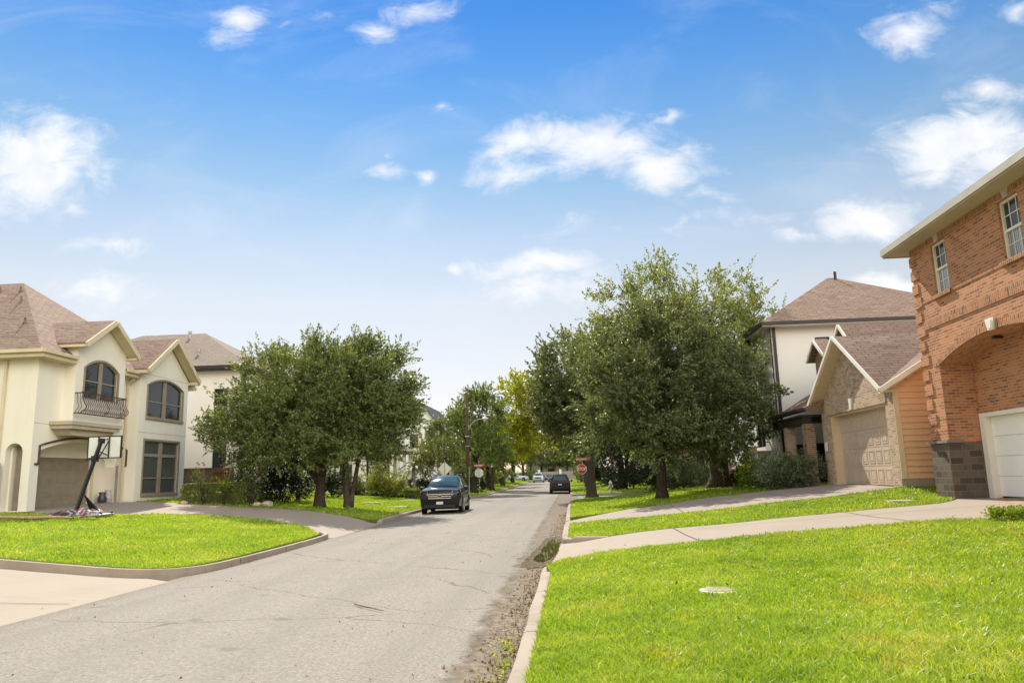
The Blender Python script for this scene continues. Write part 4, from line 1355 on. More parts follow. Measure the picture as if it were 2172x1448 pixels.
# ---- white board house with a tall gable further on (left)
H = thing('gabled_house', 'white board and batten house with a tall front gable', 'house', (-22, 107, 1))
zc = 1.0
pts = [(-29, .5), (-17.5, .5), (-17.5, 8.2), (-19.6, 11.6), (-22, 12.6), (-29, 8.2)]
MB().plate(FNY(101.0), pts, [rect(-19.35, -18.45, 5.6, 7.9), rect(-17.95, -17.65, 7.1, 7.7), rect(-21.6, -20.4, 5.9, 7.8), rect(-21.6, -20.6, 1.4, 3.6)], 0, -.25).plate(FPX(-17.5), rect(101.003, 114, .5, 8.2), [rect(103, 104.3, 5.4, 7.4), rect(107, 108.3, 5.4, 7.4)], 0, -.2).box(-29, -28.75, 101.26, 114, .5, 8.2).box(-28.7, -17.72, 113.8, 114, .5, 8.2).build('wall', MT['white_stucco'], H)
for (a, b, c, d) in ((-19.35, -18.45, 5.6, 7.9), (-17.95, -17.65, 7.1, 7.7), (-21.6, -20.4, 5.9, 7.8), (-21.6, -20.6, 1.4, 3.6)):
    window(H, FNY(101.0), a, b, c, d, trans=[((c + d) / 2, .06)], **dk)
for (a, b) in ((103, 104.3), (107, 108.3)):
    window(H, FPX(-17.5), a, b, 5.4, 7.4, mull=[((a + b) / 2, .06)], **dk)
rf = MB()
ys0, ys1 = 100.6, 114.4
rp = [(-16.9, 7.75), (-17.55, 8.75), (-19.6, 11.9), (-22, 12.95), (-29.6, 8.1)]
for (a, b) in zip(rp[:-1], rp[1:]):
    rf.slab([(a[0], ys0, a[1]), (a[0], ys1, a[1]), (b[0], ys1, b[1]), (b[0], ys0, b[1])], .2)
rf.build('roof', MT['gutter_dark'], H)

H = thing('brown_house', 'low brown house with grey hipped roof beyond the white gabled house', 'house', (-20, 125, 1))
MB().plate(FNY(118.0), rect(-26, -14.6, .6, 7.0), [rect(-17.4, -16.2, 4.8, 6.2), rect(-16.8, -15.6, 1.6, 3.4)], 0, -.25).plate(FPX(-14.6), rect(118.003, 132, .6, 7.0), [], 0, -.2).box(-26, -25.8, 118.3, 132, .6, 7).box(-25.7, -14.82, 131.8, 132, .6, 7).build('wall', MT['brick_brown'], H)
window(H, FNY(118.0), -17.4, -16.2, 4.8, 6.2, frame='white')
window(H, FNY(118.0), -16.8, -15.6, 1.6, 3.4, frame='white')
rf = MB()
hip(rf, -26.8, -13.8, 117.2, 132.8, 7.1, -21, -19.5, 124, 126, 10.0)
rf.build('roof', MT['shingle_grey'], H)

# ---- brick house (right)
H = thing('brick_house', 'red brick two storey house with arched garage recess and white garage door', 'house', (10, 15, .8))
XB = 9.8
fn = FNX(XB)
ca = arch(14.9, 20.14, .81, 4.26, .46, 24)
wb = MB()
wb.plate(fn, rect(5, 21.0, .8, 7.62), [ca, rect(19.08, 19.84, 6.07, 7.42), rect(15.92, 16.68, 6.07, 7.42), rect(11.0, 11.76, 6.07, 7.42)], 0, -.22)
wb.plate(FPY(20.997), rect(XB + .223, 22, .8, 7.62), [], 0, -.22).plate(FNY(5), rect(XB + .003, 22, .8, 7.62), [], 0, -.22).box(21.8, 22, 5.23, 20.77, .8, 7.62)
wb.plate(FNX(10.63), rect(14.5, 20.14, .8, 5.0), [rect(15.0, 20.1, .84, 2.96)], 0, -.2)
wb.box(10.022, 10.626, 20.141, 20.4, .8, 4.4).box(10.022, 10.626, 14.6, 14.899, .8, 4.4)
wb.build('wall', MT['brick_red'], H)
# vaulted underside of the arch
sf = MB()
A_ = arch(14.9, 20.14, .81, 4.26, .46, 24)[2:]
for i in range(len(A_) - 1):
    a, b = A_[i], A_[i + 1]
    sf.add([fn(a[0], a[1] + .002, -.221), fn(b[0], b[1] + .002, -.221), fn(b[0], b[1] + .002, -.829), fn(a[0], a[1] + .002, -.829),
            fn(a[0], a[1] + .12, -.221), fn(b[0], b[1] + .12, -.221), fn(b[0], b[1] + .12, -.829), fn(a[0], a[1] + .12, -.829)],
           [(0, 1, 2, 3), (7, 6, 5, 4), (0, 4, 5, 1), (2, 6, 7, 3), (0, 3, 7, 4), (1, 5, 6, 2)])
sf.build('arch_soffit', MT['brick_red'], H)
ring = arch(14.9 - .0, 20.14, 4.2, 4.26, .46, 24)[2:]
ring2 = arch(14.9 - .23, 20.14 + .23, 4.2, 4.26, .66, 24)[2:]
MB().plate(fn, ring + list(reversed(ring2)), [], .018, -.02).build('arch_course', MT['brick_soldier'], H)
bd = MB()
bd.plate(fn, rect(5, 20.62, 5.28, 5.52), [], .03, -.02).plate(fn, rect(5, 20.62, 6.0, 6.066), [], .02, -.02).plate(fn, rect(5, 20.98, 7.48, 7.62), [], .02, -.02)
bd.build('brick_band', MT['brick_soldier'], H)
qn = MB()
z, k = 2.34, 0
while z < 7.3:
    wq = .40 if k % 2 else .30
    qn.plate(fn, rect(21.0 - wq, 21.03, z, z + .27), [], .035, -.02)
    z += .40
    k += 1
qn.build('quoin', MT['brick_red'], H)
pr = MB()
pr.box(XB - .05, XB + .30, 20.12, 21.05, .78, 2.24).box(XB + .301, 10.6, 20.11, 20.3, .78, 2.24)
pi = pr.build('stone_pier', MT['dark_stone'], H)
capm = plain('cap_stone', (0.22, 0.19, 0.17), 0.85)
MB().box(XB - .12, XB + .32, 20.02, 21.12, 2.243, 2.31).build('cap_stone', capm, pi)
pi = MB().box(XB - .05, XB + .30, 13.9, 14.92, .78, 2.24).build('stone_pier', MT['dark_stone'], H)
MB().box(XB - .12, XB + .32, 13.8, 15.0, 2.243, 2.31).build('cap_stone', capm, pi)
bf = dict(frame='white', fwid=.045, rec=.09, sill='brick_soldier')
for (a, gl) in ((19.08, 'glass_blind'), (15.92, 'glass_blind'), (11.0, 'glass_blind')):
    fine = [('v', a + .25, 6.1, 7.4), ('v', a + .51, 6.1, 7.4), ('h', 6.42, a + .04, a + .72), ('h', 7.08, a + .04, a + .72)]
    w = window(H, fn, a, a + .76, 6.07, 7.42, 0, glass='glass_blind', trans=[(6.74, .06)], fine=fine, **bf)
    MB().plate(fn, rect(a + .05, a + .71, 6.77, 7.37), [], -.116, -.122).build('pane', MT['glass'], w)
    MB().plate(fn, [(a + .30, 7.425), (a + .46, 7.425), (a + .53, 7.66), (a + .23, 7.66)], [], .04, -.02).build('keystone', MT['limestone'], w)
MB().plate(fn, [(17.42, 4.70), (17.62, 4.70), (17.7, 4.97), (17.34, 4.97)], [], .06, -.01).plate(fn, [(17.46, 4.74), (17.58, 4.74), (17.62, 4.92), (17.42, 4.92)], [], .08, .04).build('keystone', MT['white'], H)
fg = FNX(10.63)
gd_ = garage_door(H, fg, 15.2, 19.88, .88, 2.86, MT['door_white'], 4, 4, False, -.14)
MB().plate(fg, rect(15.0, 20.1, .8, 2.96), [rect(15.2, 19.88, .8, 2.86)], .04, -.16).build('door_frame', MT['white'], gd_)
MB().box(10.2, 10.4, 18.2, 18.34, 4.62, 4.66).build('ceiling_lamp', MT['dark_metal'], H)
rf = MB()
hip(rf, XB - .55, 22.6, 4.4, 21.55, 7.84, 14.5, 17, 11, 15, 10.8, .14)
rf.build('roof', MT['shingle'], H)
MB().box(XB - .52, 22.5, 4.45, 21.5, 7.622, 7.69).build('soffit', MT['soffit_beige'], H)
MB().box(XB - .56, XB - .522, 4.4, 21.56, 7.66, 7.83).box(XB - .52, 22.5, 21.505, 21.55, 7.60, 7.69).build('fascia', MT['fascia'], H)

# ---- house with gabled garage (right)
H = thing('garage_house', 'tan brick house with gabled garage front and peach side boards', 'house', (10, 26, 1.1))
XG = 9.5
fg = FNX(XG)
zb = 1.08
wg = MB()
wg.plate(fg, [(22.5, zb), (28.75, zb), (28.75, 4.0), (25.62, 6.05), (22.5, 4.0)], [rect(23.05, 27.95, zb + .001, 3.56)], 0, -.3)
wg.build('wall', MT['brick_tan'], H)
MB().plate(fg, rect(22.93, 28.07, 3.565, 3.78), [], .03, -.02).build('brick_band', MT['brick_tan'], H)
gdr = garage_door(H, fg, 23.2, 27.8, zb + .04, 3.5, MT['door_tan'], 4, 8, True, -.30)
MB().plate(fg, rect(23.05, 27.95, zb, 3.56), [rect(23.2, 27.8, zb, 3.5)], -.06, -.32).build('door_frame', MT['peach_trim'], gdr)
MB().plate(fg, [(25.58, 3.6), (25.7, 3.6), (25.76, 3.96), (25.52, 3.96)], [], .07, 0).build('keystone', MT['white'], H)
# brick medallion with four small keys
cy, cz = 25.62, 4.62
ro = [(cy + .46 * math.cos(a * .2618), cz + .52 * math.sin(a * .2618)) for a in range(24)]
ri = [(cy + .30 * math.cos(a * .2618), cz + .36 * math.sin(a * .2618)) for a in range(24)]
md = MB().plate(fg, ro, [list(reversed(ri))], .035, -.01).build('medallion', MT['brick_tan'], H)
for a in range(4):
    c, s = math.cos(a * math.pi / 2), math.sin(a * math.pi / 2)
    q = [(cy + c * r_ - s * t, cz + s * r_ * 1.12 + c * t) for r_, t in ((.32, -.035), (.32, .035), (.50, .06), (.50, -.06))]
    MB().plate(fg, q, [], .06, 0).build('key_stone', MT['limestone'], md)
# lapped boards on the side wall, under the sloping eave
sb = MB()
ys_ = 22.5
zt = lambda x: 3.86 + .6 * (x - 9.12)
z = 1.33
while z < 6.6:
    h_ = .178
    xs_ = 9.66
    for (za_, xa) in ((z, max(xs_, 9.12 + (z + h_ - 3.86) / .6)),):
        if xa < 13.9:
            sb.add([(xa, ys_ - .032, z), (14, ys_ - .032, z), (14, ys_ - .008, z + h_), (xa, ys_ - .008, z + h_), (xa, ys_ + .02, z), (14, ys_ + .02, z), (14, ys_ + .02, z + h_), (xa, ys_ + .02, z + h_)],
                   [(0, 1, 2, 3), (0, 4, 5, 1), (1, 5, 6, 2), (2, 6, 7, 3), (3, 7, 4, 0), (4, 7, 6, 5)])
    z += h_
sb.build('side_boards', MT['siding'], H)
MB().box(9.5, 9.66, ys_ - .045, ys_ + .02, 1.33, 4.05).build('corner_board', MT['peach_trim'], H)
MB().box(9.503, 14, ys_ - .02, ys_ + .15, .85, 1.329).build('footing', MT['concrete_grey'], H)
bk = MB().box(13.8, 20, 22.53, 22.7, .85, 6.6).box(19.8, 20, 22.71, 33.19, .85, 6.4)
bk.plate(FNX(11.2), rect(28.76, 33.19, .9, 4.6), [rect(29.4, 30.5, 1.1, 3.2)], 0, -.2)
bk.box(9.51, 11.0, 28.45, 28.748, .9, 4.0)
bk.plate(FPY(33.4), [(11.2, .85), (19.79, .85), (19.79, 4.7), (15.2, 7.4), (11.2, 5.05)], [], 0, -.2)
bk.build('wall', MT['brick_tan'], H)
rf = MB()
pit = .6
apx = 9.12 + (6.08 - 3.95) / pit
rf.slab([(9.1, 22.28, 3.95), (apx, 25.62, 6.08), (9.1, 25.62, 6.08)], .1).slab([(9.1, 28.96, 3.95), (9.1, 25.62, 6.08), (apx, 25.62, 6.08)], .1)
rf.slab([(9.1, 22.28, 3.95), (15.2, 22.28, 3.95 + pit * 6.1), (15.2, 33.8, 3.95 + pit * 6.1), (9.1 + .001, 33.8, 3.95), (9.1, 28.96, 3.95), (apx, 25.62, 6.08)], .1)
rf.slab([(15.2, 22.28, 7.61), (20.6, 22.28, 4.4), (20.6, 33.8, 4.4), (15.2, 33.8, 7.61)], .1)
rf.slab([(10.2, 26.4, 5.55), (14.2, 26.4, 5.55), (14.2, 28.0, 6.93), (10.2, 28.0, 6.93)], .1).slab([(10.2, 29.6, 5.55), (10.2, 28.0, 6.93), (14.2, 28.0, 6.93), (14.2, 29.6, 5.55)], .1)
rf.slab([(10.15, 29.75, 6.12), (13.6, 29.75, 6.12), (13.6, 30.75, 6.85), (10.15, 30.75, 6.85)], .08).slab([(10.15, 31.75, 6.12), (10.15, 30.75, 6.85), (13.6, 30.75, 6.85), (13.6, 31.75, 6.12)], .08)
roof = rf.build('roof', MT['shingle'], H)
gw = MB()
gw.plate(FNX(10.4), [(26.6, 5.0), (29.4, 5.0), (29.4, 5.7), (28.0, 6.8), (26.6, 5.7)], [], 0, -.2).plate(FNX(10.4), [(29.95, 5.0), (31.55, 5.0), (31.55, 6.15), (30.75, 6.72), (29.95, 6.15)], [], 0, -.2)
gw.box(10.61, 13, 29.96, 30.1, 5.0, 6.1).box(10.61, 13, 31.4, 31.54, 5, 6.1)
dm = gw.build('dormer', plain('dormer_brown', (0.30, 0.21, 0.14), 0.7), H)
tr = MB()
for (x, yc, hf, za, zf_) in ((9.06, 25.62, 3.36, 6.1, 3.96), (10.16, 28.0, 1.6, 6.95, 5.57), (10.11, 30.75, 1.02, 6.87, 6.13)):
    for sg in (-1, 1):
        tr.bar((x, yc + sg * hf, zf_ - .06), (x, yc + sg * .02, za - .06), .06, .11)
tr.bar((9.06, 22.24, 3.86), (15.2, 22.24, 3.86 + pit * 6.14), .07, .14)
tr.build('rake_board', MT['white'], H)
sf = MB()
for sg in (-1, 1):
    sf.bar((9.3, 25.62 + sg * 3.34, 3.83), (9.3, 25.62 + sg * .05, 5.93), .42, .04)
sf.bar((9.12, 22.37, 3.78), (15.2, 22.37, 3.78 + pit * 6.08), .22, .04)
sf.build('soffit', MT['peach_trim'], H)
# porch roof on brick posts
pc = MB()
pc.slab([(8.75, 28.3, 3.92), (11.2, 28.3, 4.75), (11.2, 33.3, 4.75), (8.75, 33.3, 3.92)], .1)
pc.build('porch_roof', MT['shingle'], H)
MB().box(8.78, 11.15, 28.97, 33.28, 3.62, 3.7).box(8.85, 9.2, 28.97, 33.2, 3.35, 3.618).bar((8.7, 28.3, 3.86), (8.7, 33.3, 3.86), .12, .12).build('porch_beam', MT['gutter_dark'], H)
for (y, m_) in ((28.9, 'brick_brown'), (31.35, 'brick_tan')):
    MB().box(8.85, 9.2, y - .19, y + .19, .95, 3.348).build('porch_post', MT[m_], H)
MB().box(9.44, 9.47, 28.28, 28.5, 2.3, 2.62).build('number_plaque', MT['white'], H)
MB().bar((9.0, 33.25, 3.62), (9.2, 32.0, 3.2), .09).build('downspout', MT['gutter_dark'], H)
dg = thing('double_gate', 'dark timber double gate seen between the porch posts', 'gate', (10.6, 33.7, 1))
MB().box(9.75, 10.7, 33.62, 33.67, 1.05, 2.75).build('leaf', plain('gate_green_black', (0.02, 0.024, 0.022), 0.6), dg)
MB().box(10.72, 12.2, 33.62, 33.67, 1.05, 2.78).build('leaf', MT['gate_dark'], dg)

# ---- tall white stucco house behind (right)
H = thing('stucco_house', 'tall white stucco house with brown hipped roof behind the gabled garage', 'house', (12, 40, 1))
wl = MB()
wl.plate(FNY(34.5), [(9.35, .9), (9.5, 3.5), (9.5, 8.15), (19.5, 8.15), (19.5, .9)], [rect(11.45, 12.1, 6.2, 7.62)], 0, -.2)
wl.plate(FNX(9.5), rect(34.503, 45, .9, 8.15), [rect(37.0, 38.6, 2.8, 4.4), rect(41, 42.2, 5.2, 7.2)], 0, -.2)
wl.plate(FPY(45), rect(9.51, 19.5, .9, 8.15), [], 0, -.2).box(19.3, 19.5, 34.71, 44.79, .9, 8.15)
wl.build('wall', MT['white_stucco'], H)
window(H, FNY(34.5), 11.45, 12.1, 6.2, 7.62, frame='dark_metal', fwid=.04, glass='glass_blind')
window(H, FNX(9.5), 37.0, 38.6, 2.8, 4.4, mull=[(37.8, .05)], **dk)
window(H, FNX(9.5), 41, 42.2, 5.2, 7.2, mull=[(41.6, .05)], **dk)
rf = MB()
hip(rf, 9.0, 20.1, 33.95, 45.5, 8.32, 14.0, 14.3, 39.3, 39.8, 11.6)
roof = rf.build('roof', plain('x', (.1, .1, .1)) if False else MT['shingle'], H)
MB().box(9.02, 20, 33.97, 34.5, 8.12, 8.2).box(9.02, 9.5, 34.503, 45.4, 8.12, 8.2).build('soffit', MT['white_stucco'], H)
MB().box(8.94, 20.1, 33.89, 33.968, 8.17, 8.32).box(8.92, 9.0, 33.97, 45.5, 8.17, 8.32).build('gutter', MT['gutter_dark'], H)
downspout(H, 9.62, 34.44, 8.12, 1.05, 'gutter_dark', 0, 0, .11)
MB().tube([(14.3, 39, 11.3), (14.3, 39, 11.85)], .07, 8).build('vent_pipe', MT['gutter_dark'], roof)
lw = thing('planter_wall', 'low white rendered planter wall at the foot of the white house', 'wall', (9, 35.5, 1))
MB().box(8.6, 9.33, 35.0, 36.4, .9, 2.5).build('render', MT['white_stucco'], lw)
MB().box(8.56, 9.34, 34.95, 36.45, 2.503, 2.56).build('coping', MT['white'], lw)
es = thing('entry_steps', 'concrete entry stairs with thin railing climbing beside a brick pillar', 'steps', (9, 40, 1))
sb = MB()
for i in range(6):
    sb.box(8.2, 9.45, 38.0 + (5 - i) * .42, 40.6 + 0 * i if i == 0 else 38.0 + (5 - i) * .42 + .42, .95, 1.1 + i * .17)
sb.build('tread', MT['step_stone'], es)
rl = MB()
rl.tube([(8.22, 40.4, 1.1), (8.22, 40.4, 2.0), (8.22, 38.1, 2.95), (8.22, 38.1, 2.0)], .025, 6)
for i in range(1, 10):
    y = 40.4 - i * .23
    rl.tube([(8.22, y, 1.1 + i * .085), (8.22, y, 2.0 + i * .094)], .012, 5)
rl.build('railing', MT['galv'], es)
bp = thing('brick_pillar', 'square tan brick pillar beside the concrete entry stairs', 'pillar', (8.9, 37.4, 1))
MB().box(8.55, 9.1, 37.2, 37.75, .95, 2.75).build('shaft', MT['brick_tan'], bp)
MB().box(8.5, 9.15, 37.15, 37.8, 2.753, 2.84).build('cap', MT['limestone'], bp)

H = thing('shingled_house', 'far house of which only a brown roof ridge and vent show behind the brick corner', 'house', (20, 52, 1))
MB().box(14.5, 26, 47, 56, .9, 8.6).build('wall', MT['cream'], H)
rf = MB()
hip(rf, 14, 26.6, 46.4, 56.6, 8.7, 18.5, 23, 51.5, 51.5, 13.0)
roof = rf.build('roof', MT['shingle_grey'], H)
MB().tube([(21.4, 50.6, 12), (21.4, 50.6, 13.1)], .09, 8).tube([(21.4, 50.6, 13.1), (21.4, 50.6, 13.25)], .16, 8).build('vent_pipe', MT['gutter_dark'], roof)

# ---- houses half hidden behind the street trees
H = thing('tan_house', 'small tan house with white corner trim glimpsed between the dark trunks', 'house', (14, 72, .8))
MB().plate(FNX(9.6), rect(66, 80, .5, 4.6), [rect(68, 69.4, 1.5, 3.2)], 0, -.2).plate(FNY(66), rect(9.603, 20, .5, 4.6), [rect(11, 12.4, 1.5, 3.2)], 0, -.2).box(19.8, 20, 66.3, 80, .5, 4.6).box(9.81, 19.79, 79.8, 80, .5, 4.6).build('wall', MT['brick_tan'], H)
window(H, FNX(9.6), 68, 69.4, 1.5, 3.2, mull=[(68.7, .06)])
window(H, FNY(66), 11, 12.4, 1.5, 3.2, mull=[(11.7, .06)])
rf = MB()
hip(rf, 8.9, 20.7, 65.3, 80.7, 4.62, 14, 15, 71, 75, 7.4)
rf.build('roof', MT['shingle'], H)
MB().box(9.5, 9.598, 65.9, 66.1, .5, 4.6).build('corner_board', MT['white'], H)
H = thing('red_house', 'red brick house far down the street behind the dark cedar', 'house', (12, 100, .8))
MB().plate(FNX(10.2), rect(92, 106, .5, 4.8), [rect(95, 96.4, 1.5, 3.2), rect(100, 101.4, 1.5, 3.2)], 0, -.2).plate(FNY(92), rect(10.203, 20, .5, 4.8), [rect(12, 13.4, 1.5, 3.2)], 0, -.2).box(19.8, 20, 92.3, 106, .5, 4.8).box(10.41, 19.79, 105.8, 106, .5, 4.8).build('wall', MT['brick_red'], H)
window(H, FNX(10.2), 95, 96.4, 1.5, 3.2)
window(H, FNX(10.2), 100, 101.4, 1.5, 3.2)
window(H, FNY(92), 12, 13.4, 1.5, 3.2)
rf = MB()
hip(rf, 9.5, 20.7, 91.3, 106.7, 4.82, 14.5, 15.5, 97, 101, 7.8)
rf.build('roof', MT['shingle_grey'], H)
H = thing('grey_house', 'grey roofed house closing the far end of the street', 'house', (-2, 215, .8))
MB().plate(FNY(210), rect(-12, 8, .6, 5.4), [rect(-6, -4, 1.8, 3.8), rect(1, 3, 1.8, 3.8)], 0, -.3).box(-12, -11.7, 210.4, 222, .6, 5.4).box(7.7, 8, 210.4, 222, .6, 5.4).build('wall', MT['white_stucco'], H)
window(H, FNY(210), -6, -4, 1.8, 3.8)
window(H, FNY(210), 1, 3, 1.8, 3.8)
rf = MB()
hip(rf, -13, 9, 209, 223, 5.5, -7, 3, 216, 216, 9.5)
rf.build('roof', MT['shingle_grey'], H)
ew = thing('boundary_wall', 'pale boundary wall with white posts closing the far end of the street', 'wall', (-2, 199, .8))
MB().box(-40, 34, 198.9, 199.1, .7, 2.9).build('panel', MT['concrete_grey'], ew)
for i in range(13):
    x = -36 + i * 5.6
    MB().box(x - .3, x + .3, 198.7, 199.3, .7, 3.5).build('post', MT['white'], ew)


# ------------------------------------------------------------------ cars
CARS = {
    'suv': dict(st=[(-2.50, .84, .32, .90, .98, .70), (-2.43, .94, .25, 1.0, 1.08, .80), (-2.2, .985, .22, 1.05, 1.13, .84), (-1.35, .99, .22, 1.07, 1.18, .85), (-1.12, .99, .22, 1.07, 1.22, .80),
                    (-.34, .99, .22, 1.08, 1.65, .64), (.0, .99, .22, 1.09, 1.72, .645), (.9, .99, .22, 1.10, 1.75, .64), (1.75, .985, .23, 1.12, 1.72, .63), (2.12, .98, .26, 1.13, 1.62, .60),
                    (2.40, .95, .32, 1.10, 1.20, .72), (2.50, .88, .42, .95, 1.0, .72)], ws=(-1.28, 1.205, .77, -.40, 1.625, .60), rw=(2.16, 1.56, .55, 2.385, 1.2, .66),
                sides=[(-.72, .18), (.26, 1.08), (1.16, 1.95)], wb=(-1.42, 1.45), wr=.37, W=.99, rack=True),
    'sedan': dict(st=[(-2.35, .72, .30, .62, .68, .55), (-2.28, .84, .22, .74, .80, .66), (-1.9, .90, .2, .84, .90, .74), (-1.0, .91, .2, .90, .98, .76), (-.8, .91, .2, .91, 1.02, .72),
                      (.1, .91, .2, .93, 1.40, .56), (.7, .91, .2, .94, 1.44, .56), (1.2, .91, .2, .95, 1.38, .55), (1.85, .90, .22, .96, 1.06, .66), (2.2, .87, .28, .94, 1.0, .66), (2.35, .80, .36, .8, .86, .6)],
                  ws=(-.76, 1.06, .68, .05, 1.375, .53), rw=(1.25, 1.345, .50, 1.82, 1.08, .6), sides=[(-.3, .42), (.5, 1.3)], wb=(-1.4, 1.4), wr=.32, W=.91, rack=False),
}


def make_car(label, kind, paint, loc, rot, group=None, cat='car', chrome=True, badge=False, name='parked_car'):
    c = CARS[kind]
    r = thing(name, label, cat, (0, 0, 0), group)
    st = c['st']
    mb = MB()
    n = None
    for (y, w, z0, zb, zt, wr) in st:
        ring = [(-w * .8, z0), (-w * .97, z0 + .12), (-w, (z0 + zb) / 2), (-w * .985, zb - .06), (-w * .955, zb), (-wr - .05, zb + (zt - zb) * .8), (-wr + .04, zt - .015), (-wr * .6, zt + .015), (0, zt + .03)]
        ring = ring + [(-a, b) for a, b in reversed(ring[:-1])]
        n = len(ring)
        mb.v += [(x, y, z) for x, z in ring]
    for i in range(len(st) - 1):
        for j in range(n):
            a, b = i * n + j, i * n + (j + 1) % n
            mb.f.append((a, b, b + n, a + n))
    mb.f.append(tuple(range(n)))
    mb.f.append(tuple((len(st) - 1) * n + i for i in range(n)))
    body = mb.build('body', PAINT[paint], r, smooth=True)
    es = body.modifiers.new('edge_split', 'EDGE_SPLIT')
    es.split_angle = R(38)
    y0, z0, w0, y1, z1, w1 = c['ws']
    nrm = Vector((0, -(z1 - z0), (y1 - y0))).normalized()

    def glassq(nm, pts, off=.022, mat='glass_car', par=r):
        P = [Vector(p) for p in pts]
        nn = (P[1] - P[0]).cross(P[2] - P[0]).normalized()
        ctr = sum(P, Vector()) / len(P)
        out = ctr - Vector((0, ctr.y * .6, .8))
        if nn.dot(out) < 0:
            nn = -nn
        k = MB()
        A = [p + nn * off for p in P]
        B = [p - nn * .03 for p in P]
        m = len(P)
        k.add(A + B, [tuple(range(m)), tuple(reversed(range(m, 2 * m)))] + [(i, (i + 1) % m, (i + 1) % m + m, i + m) for i in range(m)])
        return k.build(nm, MT[mat], par)
    k = MB()
    gu, gv = 14, 8
    for lay in (0, 1):
        for i in range(gu + 1):
            for j in range(gv + 1):
                u, v = i / gu * 2 - 1, j / gv
                p = Vector(((w0 + (w1 - w0) * v) * u, y0 + (y1 - y0) * v, z0 + (z1 - z0) * v))
                p += nrm * (.02 + .055 * (1 - u * u) + .045 * 4 * v * (1 - v) - lay * .09)
                k.v.append(tuple(p))
    nn_ = (gu + 1) * (gv + 1)
    for i in range(gu):
        for j in range(gv):
            q = i * (gv + 1) + j
            k.f.append((q, q + 1, q + gv + 2, q + gv + 1))
    k.build('windscreen', MT['glass_car'], r, smooth=True)
    a0, b0, c0, a1, b1_, c1 = c['rw']
    glassq('rear_window', [(-c0, a0, b0), (c0, a0, b0), (c1, a1, b1_), (-c1, a1, b1_)], .03)

    def at(y):
        ys = [s[0] for s in st]
        return [float(np.interp(y, ys, [s[k] for s in st])) for k in range(1, 6)]
    for sgn in (-1, 1):
        for (ya, yb) in c['sides']:
            q = []
            for (y, t) in ((ya, .1), (yb, .1), (yb, .86), (ya, .86)):
                w, zz0, zb, zt, wr = at(y)
                yy = y + (.12 if (t > .5 and y == ya and ya < -.2) else 0)
                xx = w * .955 + (wr + .05 - w * .955) * min(1, t / .8)
                q.append((sgn * xx, yy, zb + (zt - zb) * t * .98))
            glassq('side_window', q, .014)
    for y in c['wb']:
        for sgn in (-1, 1):
            wr = c['wr']
            t = MB().lathe([(wr * .62, sgn * (c['W'] - .20)), (wr, sgn * (c['W'] - .19)), (wr, sgn * (c['W'] + .0)), (wr * .93, sgn * (c['W'] + .02)), (wr * .66, sgn * (c['W'] + .015))], (0, y, wr), 'x', 20).build('wheel', MT['rubber'], r, smooth=False)
            k = MB().lathe([(wr * .64, sgn * (c['W'] - .02)), (wr * .64, sgn * (c['W'] + .022)), (wr * .5, sgn * (c['W'] + .005)), (wr * .15, sgn * (c['W'] + .03))], (0, y, wr), 'x', 20)
            k.build('rim', MT['alloy'], t)
            MB().lathe([(wr * 1.16, sgn * (c['W'] - .05)), (wr * 1.16, sgn * (c['W'] + .004))], (0, y, wr + .02), 'x', 20).build('wheel_arch', MT['black'], r)
    yf = st[0][0]
    gz = .12 if kind == 'suv' else 0
    MB().box(-.55, .55, yf - .03, yf + .1, .56 + gz, .82 + gz).build('grille', MT['black'], r)
    if chrome:
        g = MB()
        for z in (.60 + gz, .69 + gz, .78 + gz):
            g.box(-.55, .55, yf - .055, yf + .05, z - .018, z + .018)
        g.build('grille_bar', MT['chrome'], r)
    if badge:
        MB().lathe([(.085, 0), (.085, -.02)], (0, 0, 0), 'y', 18)
        b = MB()
        b.v = [(.105 * math.cos(a * .349), yf - .085 - k * .012, .69 + gz + .045 * math.sin(a * .349)) for k in (0, 1) for a in range(18)]
        b.f = [tuple(range(18)), tuple(range(35, 17, -1))] + [(i, (i + 1) % 18, (i + 1) % 18 + 18, i + 18) for i in range(18)]
        bo = b.build('badge', MT['badge_blue'], r)
        b2 = MB()
        b2.v = [(.125 * math.cos(a * .349), yf - .07 - k * .012, .69 + gz + .06 * math.sin(a * .349)) for k in (0, 1) for a in range(18)]
        b2.f = [tuple(range(18)), tuple(range(35, 17, -1))] + [(i, (i + 1) % 18, (i + 1) % 18 + 18, i + 18) for i in range(18)]
        b2.build('badge_ring', MT['chrome'], bo)
    MB().box(-.74, .74, yf - .03, yf + .12, .30, .44).build('bumper_vent', MT['black'], r)
    MB().box(-.16, .16, yf - .07, yf, .45, .57).build('licence_plate', MT['plate_white'], r)
    yr = st[-1][0]
    MB().box(-.17, .17, yr - .03, yr + .03, .78, .9).build('licence_plate', MT['plate_white'], r)
    MB().box(-.82, .82, yr - .12, yr + .06, .42, .62).build('rear_bumper', PAINT[paint], r)
    for sgn in (-1, 1):
        hz = st[1][3] if kind != 'suv' else .97
        o_ = .03 if kind != 'suv' else .065
        glassq('headlight', [(sgn * .55, yf - .01, hz - .13), (sgn * .80, yf + .08, hz - .10), (sgn * .88, yf + .34, hz + .05), (sgn * .60, yf + .05, hz + .02)], o_, 'lamp_glass')
        glassq('indicator', [(sgn * .83, yf + .10, hz - .10), (sgn * .93, yf + .30, hz - .04), (sgn * .94, yf + .42, hz + .05), (sgn * .88, yf + .34, hz + .04)], o_ + .005, 'amber')
        MB().box(sgn * .62, sgn * .93, yr - .3, yr - .02, st[-2][3] - .12, st[-2][3] + .12).build('tail_light', MT['red_lens'], r)
        ym = c['sides'][0][0] - .05
        w, zz0, zb, zt, wr = at(ym)
